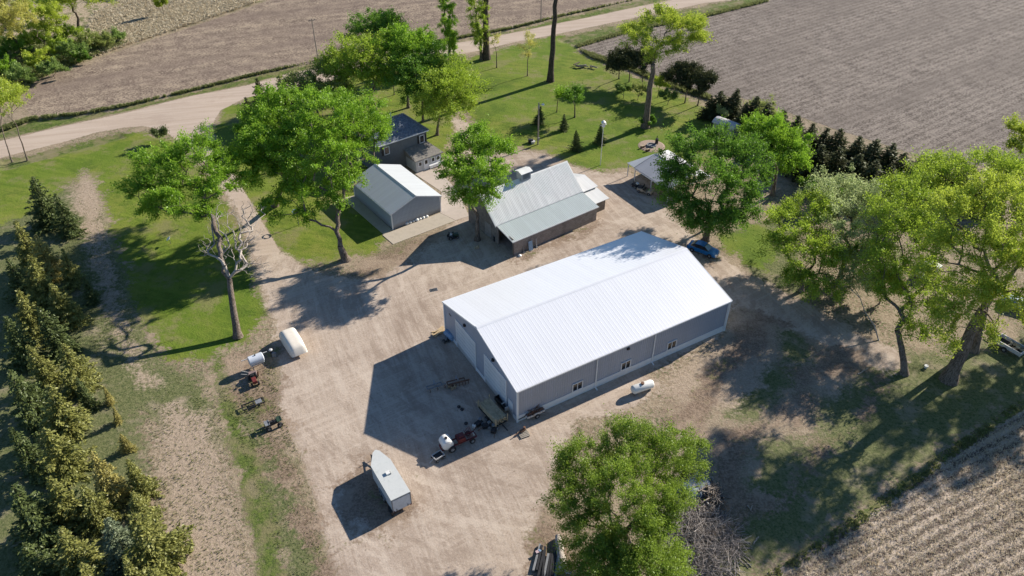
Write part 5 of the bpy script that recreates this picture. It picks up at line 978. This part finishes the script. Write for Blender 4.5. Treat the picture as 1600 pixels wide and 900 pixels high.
for k in range(8): m.bar((-1.05 + k * .3, -.18, .27 + k * .045), (-1.05 + k * .3, .18, .27 + k * .045), .04)
m.build('rung', P_OLDW, lr); m = MB(); m.bar((1.1, -.18, 0), (1.15, -.18, .6), .05); m.bar((1.1, .18, 0), (1.15, .18, .6), .05); m.bar((-1.2, -.18, 0), (-1.2, .18, .25), .05); m.build('prop', P_OLDW, lr)
# pickup box
o = U(789, 633); pb = thing('truck_bed', o, R(-55), 'loose dark pickup bed with white rims by the shed walk door', 'truck bed')
m = MB(); m.box((0, 0, .35), (2.1, 1.35, .08)); m.build('floor', M_BLACK, pb)
m = MB(); m.box((0, -.68, .62), (2.1, .07, .5)); m.box((0, .68, .62), (2.1, .07, .5)); m.box((-1.05, 0, .62), (.07, 1.4, .5)); m.build('side_panel', M_BLACK, pb)
m = MB(); m.box((1.05, 0, .64), (.12, 1.45, .52)); m.build('tailgate', P_DIRTW, pb); m = MB(); m.box((.35, 0, .9), (.14, 1.4, .06)); m.box((-.4, .68, .9), (1.3, .1, .05)); m.build('rail', P_DIRTW, pb)
for x in (-.7, .7):
    m = MB(); m.box((x, 0, .16), (.15, 1.2, .31)); m.build('block', P_OLDW, pb)
# white spheres
for i, (px, py) in enumerate(((741, 668), (739, 679))):
    t = thing('plastic_jug', U(px, py), 0, ('white plastic jug on the ground, nearer the stacked boards', 'white plastic jug on the ground, nearer the red sprayer')[i], 'jug', 'white jugs between trailer and sprayer')
    MB().lathe((0, 0, 0), (0, 0, .48), [(0, .17), (.1, .22), (.75, .22), (1, .08)], 14).build('jug', P_POLY, t, smooth=True); MB().cyl((0, 0, .47), (0, 0, .56), .06).build('cap', M_BLACK, t)
# pull sprayer
o = U(700, 700); sp_ = thing('pull_sprayer', o, R(28), 'field sprayer with round white tank and dark red frame near the shed shadow tip', 'sprayer')
MB().lathe((-.15, -.55, 1.0), (-.15, .6, 1.0), [(-.12, .2), (-.06, .5), (0, .62), (1, .62), (1.06, .5), (1.12, .2)], 20).build('tank', P_POLY, sp_, smooth=True)
MB().cyl((-.15, 0, 1.55), (-.15, 0, 1.72), .16).build('lid', M_BLACK, sp_)
m = MB(); m.bar((-.8, -.4, .45), (3.2, -.4, .55), .12); m.bar((-.8, .4, .45), (3.2, .4, .55), .12); m.bar((-.8, -.4, .45), (-.8, .4, .45), .1); m.bar((3.2, -.4, .55), (3.2, .4, .55), .1); m.build('frame', P_RED, sp_)
m = MB(); m.box((1.5, 0, .85), (.9, .9, .5)); m.box((1.5, 0, 1.15), (.6, .5, .15)); m.build('pump_box', P_RED, sp_, bevel=.04)
m = MB()
for k in range(5): m.bar((2.2 + k * .15, -.7, .7), (2.2 + k * .15, .7, 1.0 + .05 * k), .05)
m.build('folded_boom', P_RED, sp_)
for y in (-.72, .72): wheel(sp_, .2, y, .42, .24)
for y in (-.6, .6): wheel(sp_, 2.6, y, .34, .2)
for i, (px, py, rz, lb) in enumerate(((760, 668, 10, 'dark engine block on the gravel between the stacked boards and the white jugs'), (772, 674, 70, 'dark low cart nearest the sunlit edge below the stacked boards'), (748, 664, 40, 'small black mower deck left of the stacked boards'))):
    t = thing('engine_part', U(px, py), R(rz), lb, 'machine part'); MB().box((0, 0, .3), (.9, .55, .4), .1).build('block', M_BLACK, t, bevel=.05); MB().box((.35, .2, .55), (.35, .3, .25), .6).build('cover', P_GREY, t, bevel=.03)
    MB().bar((-.4, -.2, .35), (-1.0, -.4, .15), .07).build('arm', P_RUST, t); MB().cyl((.3, -.35, .2), (.3, -.25, .2), .2).build('pulley', P_STEEL, t)
# little wagon
o = U(685, 716); wg = thing('yard_wagon', o, R(40), 'small black wagon with white-edged tray, at the very tip of the shed shadow', 'wagon')
MB().box((0, 0, .42), (1.1, .75, .06)).build('tray', M_BLACK, wg); m = MB()
for a_, b_2 in (((-.55, -.38, .5), (.55, -.38, .5)), ((-.55, .38, .5), (.55, .38, .5)), ((-.55, -.38, .5), (-.55, .38, .5)), ((.55, -.38, .5), (.55, .38, .5))): m.bar(a_, b_2, .06, .16)
m.build('rim', P_DIRTW, wg); MB().bar((-.55, 0, .4), (-1.2, -.1, .25), .05).build('handle', P_DIRTW, wg)
for x in (-.4, .4):
    for y in (-.42, .42): wheel(wg, x, y, .2, .1)
# mixed things by the front left corner
o = U(686, 520); lp = thing('lumber_pile', o, R(20), 'bright tan lumber offcuts piled in the sun at the shed front-left corner', 'lumber')
for lay in range(3):
    m = MB()
    for j in range(4): m.box((random.uniform(-.15, .15), -.3 + j * .2, .06 + lay * .09), (random.uniform(1.4, 2.0), .16, .08), random.uniform(-.2, .2) + lay * .3)
    m.build('board', P_TAN, lp)
o = U(703, 528); kb = thing('metal_trough', o, R(128), 'bluish oval metal trough leaning in shade by the left overhead door', 'trough')
MB().lathe((-.9, 0, .45), (.9, 0, .45), [(0, .15), (.06, .42), (.94, .42), (1, .15)], 16).build('trough', P_LBLUE, kb, smooth=True); MB().box((0, -.32, .8), (1.5, .12, .05)).build('rim', P_DIRTW, kb)
o = U(697, 534); kb2 = thing('push_mower', o, R(30), 'dark push mower standing beside the bluish metal trough', 'mower')
MB().box((0, 0, .25), (.7, .55, .18)).build('deck', M_BLACK, kb2, bevel=.04); MB().cyl((0, 0, .33), (0, 0, .55), .15).build('engine', P_GREY, kb2); m = MB(); m.bar((-.3, -.2, .3), (-1., -.2, .95), .035); m.bar((-.3, .2, .3), (-1., .2, .95), .035); m.bar((-1., -.2, .95), (-1., .2, .95), .035); m.build('handle', P_STEEL, kb2)
for x in (-.3, .3):
    for y in (-.28, .28): wheel(kb2, x, y, .12, .06)
# load trailer and rusty tool on the shed's long side
o = U(834, 649); bt = thing('junk_trailer', o, R(30.5), 'small white trailer by the shed wall heaped with brown brush', 'trailer')
MB().box((0, 0, .5), (2.2, 1.0, .08)).build('deck', P_DIRTW, bt); m = MB(); m.box((0, -.5, .66), (2.2, .05, .25)); m.box((1.1, 0, .66), (.05, 1, .25)); m.box((-1.1, 0, .66), (.05, 1, .25)); m.build('side_panel', P_DIRTW, bt)
for y in (-.55, .55): wheel(bt, .1, y, .3, .16)
m = MB(); rb = random.Random(5)
for k in range(70):
    a = Vector((rb.uniform(-1, 1), rb.uniform(-.5, .5), rb.uniform(.55, 1.0))); d = Vector((rb.gauss(0, 1), rb.gauss(0, .6), rb.gauss(.2, .5))).normalized() * rb.uniform(.4, 1.1); m.bar(a - d * .4, a + d * .6, .04)
m.build('brush', P_RUST, bt); MB().bar((-1.1, 0, .45), (-2.0, 0, .4), .08).build('tow_bar', M_BLACK, bt); MB().bar((.2, 0, 1.0), (1.6, .3, 1.75), .09).build('branch', P_RUST, bt)
o = U(818, 678); pl = thing('pallet', o, R(25), 'grey weathered pallet carrying a rusty pump in the sun south of the shed', 'pallet'); m = MB()
for k in range(6): m.box((0, -.5 + k * .2, .12), (1.1, .14, .03))
m.build('deck_boards', paint('grey_pallet_wood', (.30, .27, .23), .9, var=.2), pl); m = MB()
for x in (-.5, 0, .5): m.box((x, 0, .06), (.08, 1.1, .09))
m.build('runner', P_OLDW, pl)
ru = thing('rusty_pump', o + Vector((-.1, .25, .14)), R(35), 'dark rusty hand pump with long handle lying on the grey pallet', 'pump')
MB().cyl((-.3, 0, .15), (.35, 0, .2), .16).build('barrel', P_RUST, ru); MB().bar((-.3, 0, .2), (-1.15, -.1, .12), .08).build('handle', P_RUST, ru); MB().cyl((.25, 0, .1), (.25, 0, .55), .12).build('spout', P_RUST, ru)
o = U(1575, 546); ut = thing('utility_trailer', o, R(-57), 'open pale-sided utility trailer holding firewood on shaded grass right of the big trunks', 'trailer')
m = MB(); m.box((0, 0, .5), (3.2, 1.6, .08)); m.build('deck', M_BLACK, ut); m = MB()
for y in (-.82, .82): m.box((0, y, .78), (3.3, .09, .5))
m.box((1.62, 0, .74), (.09, 1.7, .55)); m.box((-1.62, 0, .74), (.09, 1.7, .5)); m.build('side_panel', P_DIRTW, ut)
for y in (-.95, .95): wheel(ut, -.1, y, .34, .2)
MB().bar((-1.6, 0, .45), (-2.8, 0, .42), .09).build('tow_bar', M_BLACK, ut); fw = MB(); rb = random.Random(8)
for k in range(16): x, y = rb.uniform(-.2, 1.3), rb.uniform(-.55, .55); an = rb.uniform(0, 3); fw.cyl((x, y, .62 + .02 * k), (x + .5 * math.cos(an), y + .5 * math.sin(an), .64 + .02 * k), rb.uniform(.06, .13), n=7)
fw.build('firewood', P_OLDW, ut)
# atv in the barn's shadow, scrap by the barn
o = U(708, 372); rm = thing('riding_mower', o, R(20), 'dark riding mower with pale seat top standing in the barn shadow', 'mower')
MB().box((.45, 0, .55), (.75, .55, .4)).build('hood', P_DKGRN, rm, bevel=.06); MB().box((-.1, 0, .32), (1.1, 1.1, .16)).build('deck', M_BLACK, rm, bevel=.04); MB().box((-.35, 0, .75), (.4, .42, .12)).build('seat', P_POLY, rm, bevel=.03); MB().box((-.55, 0, .95), (.1, .42, .35)).build('backrest', M_BLACK, rm, bevel=.03)
m = MB(); m.bar((.15, 0, .7), (.0, 0, 1.0), .05); m.lathe((0, 0, .99), (-.01, 0, 1.02), [(0, .19), (1, .19)], 14); m.build('steering_wheel', M_BLACK, rm)
for x, y, r_ in ((-.5, -.45, .3), (-.5, .45, .3), (.6, -.4, .2), (.6, .4, .2)): wheel(rm, x, y, r_, .18)
rb = random.Random(3)
for i, (px, py, lb, mt) in enumerate(((762, 366, 'rusty barrel by the barn gable, beside the trunk', P_RUST), (774, 376, 'dark upright barrel under the lean-to edge of the barn', M_BLACK))):
    t = thing('steel_barrel', U(px, py), 0, lb, 'barrel'); MB().lathe((0, 0, 0), (0, 0, .88), [(0, .29), (.32, .29), (.34, .31), (.36, .29), (.64, .29), (.66, .31), (.68, .29), (1, .29)], 16).build('drum', mt, t); MB().cyl((0, 0, .881), (0, 0, .90), .26).build('lid', P_STEEL, t)
t = thing('feed_sack', U(745, 388), 0, 'pale slumped sack at the foot of the tree by the barn', 'sack'); MB().box((0, 0, .14), (.7, .4, .26), .4).build('sack', P_OLDW, t, bevel=.1); MB().box((.1, .05, .36), (.5, .3, .18), 1.2).build('fold', P_OLDW, t, bevel=.07)
for i in range(7):
    f = i / 6; p = U(636 + f * 31, 350.5 - f * 11.0) ; lb = 'white rounded landscaping stone in the row at the garage end wall'
    t = thing('white_stone', p + Vector((0, 0, .06)), rb.uniform(0, 3), lb, 'stone', 'white stones along the garage wall'); s = rb.uniform(.22, .36)
    MB().lathe((0, 0, 0), (0, 0, s * 1.1), [(0, s * .8), (.3, s), (.7, s * .85), (1, s * .3)], 8).build('rock', P_POLY, t)
# upright scraps along the lean-to wall
for i, (px, py, hh, lb) in enumerate(((818, 394, 1.0, 'short grey post leaning on the lean-to wall, nearest its corner'), (829, 391, 1.5, 'taller bluish panel leaning on the lean-to wall'), (838, 386, 1.4, 'thin pale stake standing before the lean-to wall'))):
    t = thing('fence_post', U(px, py), BA, lb, 'post'); MB().box((0, 0, hh / 2), (.7 if i == 1 else .12, .06, hh), ry=.0, rx=-.15).build('board', (P_STEEL, P_LBLUE, P_DIRTW)[i], t); MB().box((0, -.12, .05), (.3, .25, .1)).build('foot', P_GREY, t)
t = thing('white_stone', U(812, 400), 0, 'lone pale stone on the ground at the lean-to corner', 'stone'); MB().lathe((0, 0, 0), (0, 0, .25), [(0, .25), (.5, .28), (1, .1)], 8).build('rock', P_POLY, t)
# drain grate in the yard
t = thing('drain_cover', U(678, 453), R(20), 'small dark grate in the sunny gravel left of the shed roof', 'drain'); MB().box((0, 0, .03), (1.0, .6, .06)).build('rim', P_GREY, t); m = MB()
for k in range(5): m.box((-.36 + k * .18, 0, .075), (.08, .5, .03))
m.build('grate', M_BLACK, t)
# golf cart under the carport
o = U(1008, 301); gc = thing('golf_cart', o, R(-33), 'tan open utility cart parked in the carport shade', 'cart')
MB().prism([(-1.25, .3), (-1.3, .75), (-.3, .8), (-.2, .4), (.5, .38), (.7, .85), (1.15, .75), (1.25, .35)], -.58, .58, 'Y').build('body', paint('tan_plastic', (.50, .42, .32), .5), gc, bevel=.05)
m = MB(); m.box((-.2, 0, .72), (.5, 1.05, .12)); m.box((-.45, 0, 1.0), (.12, 1.05, .45)); m.build('seat', M_BLACK, gc, bevel=.03); MB().box((-.95, 0, .85), (.6, 1., .06)).build('cargo_tray', M_BLACK, gc)
for x in (-.85, .85):
    for y in (-.52, .52): wheel(gc, x, y, .24, .18)
o = U(993, 292); qb = thing('shaded_mower', o, R(-60), 'dark mower with white hood top at the corner post of the carport', 'mower')
MB().box((0, 0, .4), (1.2, .7, .3)).build('body', M_BLACK, qb, bevel=.06); MB().box((.3, .1, .75), (.5, .4, .2)).build('hood', P_POLY, qb, bevel=.05); MB().bar((-.5, 0, .5), (-.8, 0, 1.1), .06).build('lever', M_BLACK, qb)
for x in (-.4, .45):
    for y in (-.4, .4): wheel(qb, x, y, .24, .16)
# fire ring on the lawn
o = U(1018, 228); t0 = thing('fire_pit', o, 0, 'round gravel fire place with seat blocks on the lawn behind the carport', 'fire pit')
m = MB(); m.lathe((0, 0, -.02), (0, 0, .05), [(0, 2.4), (1, 2.1)], 28); m.build('gravel_disc', paint('pinkish_gravel', (.33, .25, .19), .95, var=.25, scale=4, bumpy=.03), t0)
m = MB()
for k in range(14): an = k * 2 * math.pi / 14; m.box((.75 * math.cos(an), .75 * math.sin(an), .16), (.28, .2, .22), an + 1.57)
m.build('stone_ring', P_GREY, t0); MB().lathe((0, 0, .05), (0, 0, .12), [(0, .62), (1, .5)], 14).build('ash', P_GREY, t0)
o = U(1025.5, 226); sm = thing('barrel_smoker', o, 0, 'black upright stove beside the fire place', 'stove'); MB().cyl((0, 0, .25), (0, 0, 1.15), .28, n=16).build('drum', M_BLACK, sm)
m = MB(); m.cyl((.0, .1, 1.15), (.0, .1, 1.7), .07); m.build('chimney', M_BLACK, sm)
for a_ in (0, 2.1, 4.2): MB().bar((.22 * math.cos(a_), .22 * math.sin(a_), 0), (.22 * math.cos(a_), .22 * math.sin(a_), .3), .05).build('leg', M_BLACK, sm)
for px, py, lb in ((1004, 231, 'low dark seat stump left of the fire place'), (1012, 236, 'dark log seat nearest the carport roof')):
    t = thing('stump', U(px, py), R(30), lb, 'stump'); MB().cyl((-.4, 0, .2), (.4, 0, .2), .2, n=12).build('log', P_RUST, t); MB().box((0, 0, .41), (.6, .25, .03)).build('seat', P_OLDW, t)
# brush heap on the lawn
o = U(910, 105); t = thing('log_heap', o, 0, 'small heap of pale logs on a bare patch of the far lawn', 'log heap'); rb = random.Random(12)
for k in range(12):
    x, y, an = rb.uniform(-2, 2), rb.uniform(-.8, .8), rb.uniform(-.8, .8); l_ = rb.uniform(.8, 1.8)
    MB().cyl((x, y, .15 + .03 * k), (x + l_ * math.cos(an), y + l_ * math.sin(an), .2 + .03 * k), rb.uniform(.09, .16), n=8).build('log', DEAD if k % 3 else BARK, t)
# poles
def pole(px, py, h, r_, name, label, cat, mat=P_POLE):
    t = thing(name, U(px, py), 0, label, cat); MB().lathe((0, 0, -.1), (0, 0, h), [(0, r_), (1, r_ * .7)], 10).build('post', mat, t); return t
t = pole(840.5, 226, 8.0, .14, 'yard_light_pole', 'grey yard-light pole at the lawn edge among small spruces', 'light pole'); MB().bar((0, 0, 7.6), (.7, -.3, 7.9), .06).build('arm', P_STEEL, t); MB().lathe((.7, -.3, 7.95), (.7, -.3, 7.7), [(0, .1), (.4, .25), (1, .28)], 12).build('lamp', P_POLY, t); MB().box((0, -.2, 7.3), (.3, .3, .5)).build('control_box', P_STEEL, t)
MB().box((.1, -.2, 1.2), (.35, .2, .5)).build('meter_box', P_STEEL, t)
t = pole(938, 258, 7.6, .07, 'birdhouse_pole', 'thin white pole topped by a white bird house on the lawn', 'birdhouse pole', P_POLY)
m = MB(); m.box((0, 0, 7.5), (.5, .5, .7)); bh = m.build('birdhouse', P_POLY, t); MB().prism([(-.38, 7.85), (0, 8.15), (.38, 7.85)], -.38, .38, 'Y').build('roof', P_POLY, bh); m = MB(); m.box((.35, 0, 7.55), (.35, .12, .05)); m.box((-.35, 0, 7.35), (.35, .12, .05)); m.build('perch', P_POLY, t)
t = pole(497, 93, 9.0, .13, 'utility_pole', 'lone brown utility pole on the far road verge before the ploughed field', 'utility pole'); MB().box((0, 0, 8.6), (1.6, .1, .1), .6).build('crossarm', P_POLE, t)
for x in (-.6, 0, .6): MB().cyl((x * math.cos(.6), x * math.sin(.6), 8.65), (x * math.cos(.6), x * math.sin(.6), 8.85), .05).build('insulator', M_BLACK, t)
t = pole(845, 34, 9.0, .13, 'utility_pole', 'utility pole beyond the road, seen between the tall bare trunks', 'utility pole'); MB().box((0, 0, 8.6), (1.6, .1, .1), .6).build('crossarm', P_POLE, t)
t = thing('spare_basket', U(837, 223), 0, 'pale metal tub on the ground at the foot of the yard-light pole', 'tub'); MB().lathe((-.5, -.3, 0), (-.5, -.3, .5), [(0, .3), (1, .42)], 14).build('tub', P_DIRTW, t); MB().box((-.9, .0, .35), (.9, .6, .7)).build('cabinet', M_BLACK, t, bevel=.04)
t = thing('satellite_dish', U(267, 381), R(200), 'small pale dish on a stake in the lawn left of the forked dead tree', 'dish'); MB().bar((0, 0, 0), (0, 0, .8), .05).build('post', P_STEEL, t); MB().lathe((0, 0, .8), (.12, 0, .95), [(0, .05), (.6, .25), (1, .38), (1.1, .36)], 16).build('dish', P_POLY, t)
t = thing('basketball_hoop', U(467, 352), R(20), 'blue-rimmed hoop on a bent post under the big maple', 'hoop'); MB().bar((0, 0, 0), (0, 0, 2.4), .09).build('post', P_GREY, t); m = MB(); n = 16
for k in range(n): a1, a2 = 2 * math.pi * k / n, 2 * math.pi * (k + 1) / n; m.bar((.55 * math.cos(a1), .55 * math.sin(a1), 2.5), (.55 * math.cos(a2), .55 * math.sin(a2), 2.5), .12)
m.build('rim', P_LBLUE, t)
t = thing('white_pot', U(1446, 575), 0, 'small bright white pot between the two shaded trunks at right', 'pot'); MB().lathe((0, 0, 0), (0, 0, .4), [(0, .15), (.8, .22), (1, .24)], 14).build('pot', P_POLY, t); MB().cyl((0, 0, .36), (0, 0, .37), .2).build('soil', P_RUST, t)
o = U(1598, 482); t = thing('stored_boat', o, R(-30), 'pale blue-grey covered hull at the right edge, partly hidden by leaves', 'boat')
s_ = shell(5.5, 2.0, 1.3, .5, taper=.5); s_.build('cover', P_LBLUE, t, smooth=True); MB().prism([(-2.6, -.8), (1.6, -.8), (2.6, 0), (1.6, .8), (-2.6, .8)], .3, .58, 'Z').build('hull', P_GREY, t, bevel=.05)
# old machinery under the right-hand trees
o = U(1448, 428); t = thing('parked_pickup', o, R(40), 'white-and-grey old pickup glimpsed through gaps in the right-hand crowns', 'pickup')
MB().prism([(-2.4, .45), (-2.4, 1.0), (-.6, 1.0), (-.5, 1.65), (.6, 1.65), (.95, 1.1), (2.2, .98), (2.3, .45)], -.9, .9, 'Y').build('body', P_DIRTW, t, bevel=.06); MB().box((0.05, 0, 1.38), (.95, 1.84, .38)).build('windows', M_GLASS, t); MB().box((-1.5, 0, 1.0), (1.6, 1.5, .06)).build('bed', M_BLACK, t)
for x in (-1.5, 1.4):
    for y in (-.85, .85): wheel(t, x, y, .36, .22)
# logs and branch heap at the bottom
def loglike(a, b, ra, rb_, mat=DEAD, n=9, seed=0):
    r = np.random.default_rng(seed); a, b = np.array(a), np.array(b); pts = a[None] + (b - a)[None] * np.linspace(0, 1, n)[:, None] + r.normal(size=(n, 3)) * .04
    return pts, np.linspace(ra, rb_, n) * r.uniform(.92, 1.08, n)
o = U(876, 868); t = thing('felled_log', o, 0, 'long pale barkless log lying at the left foot of the foreground tree', 'log')
a, b = U(872, 838, .3) - o, U(881, 893, .3) - o; ch = [loglike(a, b, .30, .42, seed=1)]; V, F = tubes(ch); link('log', fast_mesh('log', V, F, DEAD, True), t)
ch = [loglike(U(881, 890, .3) - o, U(868, 895, .5) - o, .16, .09, seed=2, n=5), loglike(U(881, 890, .3) - o, U(893, 897, .5) - o, .16, .08, seed=3, n=5)]; V, F = tubes(ch); link('root_stub', fast_mesh('root_stub', V, F, DEAD, True), t)
o = U(855, 880); t = thing('dark_timber_stack', o, R(80), 'stack of blackened beams left of the pale barkless log', 'timber')
for k in range(9):
    MB().box((rb.uniform(-.6, .6), -.9 + k * .24, .15 + .07 * rb.random()), (rb.uniform(2.6, 3.6), .2, .18), rb.uniform(-.08, .08)).build('beam', M_BLACK if k % 4 else P_GREY, t)
for i, (px, py, lb) in enumerate(((840, 862, 'small pinkish-white rag on the blackened beams'),)):
    q = thing('cloth_rag', U(px, py, .35), 0, lb, 'rag'); MB().box((0, 0, .03), (.4, .3, .05), .5).build('rag', paint('pinkish_cloth', (.50, .38, .40), .9), q, bevel=.02); MB().box((.2, .1, .05), (.2, .25, .06), 1.).build('fold', P_LBLUE, q, bevel=.02)
def brush(name, label, cx, cy, rxp, n, hmax, mat, seed, th=(.015, .05), ln=(1.2, 3.2), flow=None):
    r = np.random.default_rng(seed); o = U(cx, cy); s = rxp * px2m(o); ch = []
    for k in range(n):
        a = r.uniform(0, 6.283); q = s * r.uniform(0, 1) ** .55; c = np.array([q * np.cos(a), q * np.sin(a) * 1.15, 0]); hh = hmax * (1 - (q / s) ** 2) + .12
        c[2] = r.uniform(.05, hh); d = r.normal(size=3) * np.array([1, 1, .22]); 
        if flow is not None: d[:2] += np.array(flow) * r.choice([-1, 1])
        d /= np.linalg.norm(d); L = r.uniform(*ln); t = np.linspace(-.5, .5, 5)[:, None]; bend = r.normal(size=3) * .25
        pts = c + d * L * t + bend * (t ** 2) * L; pts[:, 2] = np.maximum(pts[:, 2], .03); ra = r.uniform(*th) ; ch.append((pts, np.linspace(ra, ra * .35, 5)))
    V, F = tubes(ch); t = thing(name, o, 0, label, 'brush pile'); link('branches', fast_mesh('branches', V, F, mat, True), t); return t
brush('brush_pile', 'big tangled heap of grey bare branches right of the foreground tree', 1088, 842, 66, 1300, .95, STICKS, 5, th=(.012, .045), flow=(.5, -.6))
brush('brush_pile', 'smaller heap of split wood and sticks above the big branch tangle', 1100, 775, 30, 240, .9, bark('mixed_dead_wood', (.12, .10, .085), (.36, .31, .26)), 6, (.04, .12), (.6, 1.6))
o = U(1086, 765); t = thing('tarp', o, R(40), 'crumpled blue-grey tarp over wood beside the foreground tree', 'tarp'); shell(3.4, 2.6, .95, .05, 15, 13, 2.0, .3).build('sheet', paint('blue_grey_tarp', (.12, .16, .21), .5, var=.3, scale=1.5), t, smooth=True)
for k, (x, y) in enumerate(((.9, .5), (-.8, -.3))): MB().bar((x - 1.2, y, .75), (x + .6, y + .4, .95), .12).build('plank', DEAD, t)
o = U(1112, 795); t = thing('white_plank', o, 0, 'single pale plank sticking out below the tarp', 'plank'); q = U(1104, 784, .4) - o; q2 = U(1116, 798, .1) - o; MB().bar(q, q2, .14, .05).build('plank', P_POLY, t); MB().bar(q2 - Vector((.2, 0, .1)), q2 + Vector((.2, 0, -.06)), .1).build('support', P_OLDW, t)
for i, (px, py, L, rz_, lb) in enumerate(((1176, 802, .9, 1.9, 'short curved pale branch on the dark grass right of the branch heap'), (1340, 585, 1.6, .5, 'fallen pale branch on the shaded ground below the leaning thin trunk'), (1178, 850, 1.0, .9, 'pale bent stick nearest the lower right of the branch heap'))):
    o = U(px, py); ch = [loglike((0, 0, .1), (L * math.cos(rz_), L * math.sin(rz_), .12), .07, .04, seed=20 + i, n=6), loglike((L * .4 * math.cos(rz_), L * .4 * math.sin(rz_), .1), (L * .5 * math.cos(rz_) + .3, L * .5 * math.sin(rz_) + .3, .25), .03, .02, seed=30 + i, n=4)]
    V, F = tubes(ch); t = thing('fallen_branch', o, 0, lb, 'branch'); link('branch', fast_mesh('branch', V, F, DEAD, True), t)
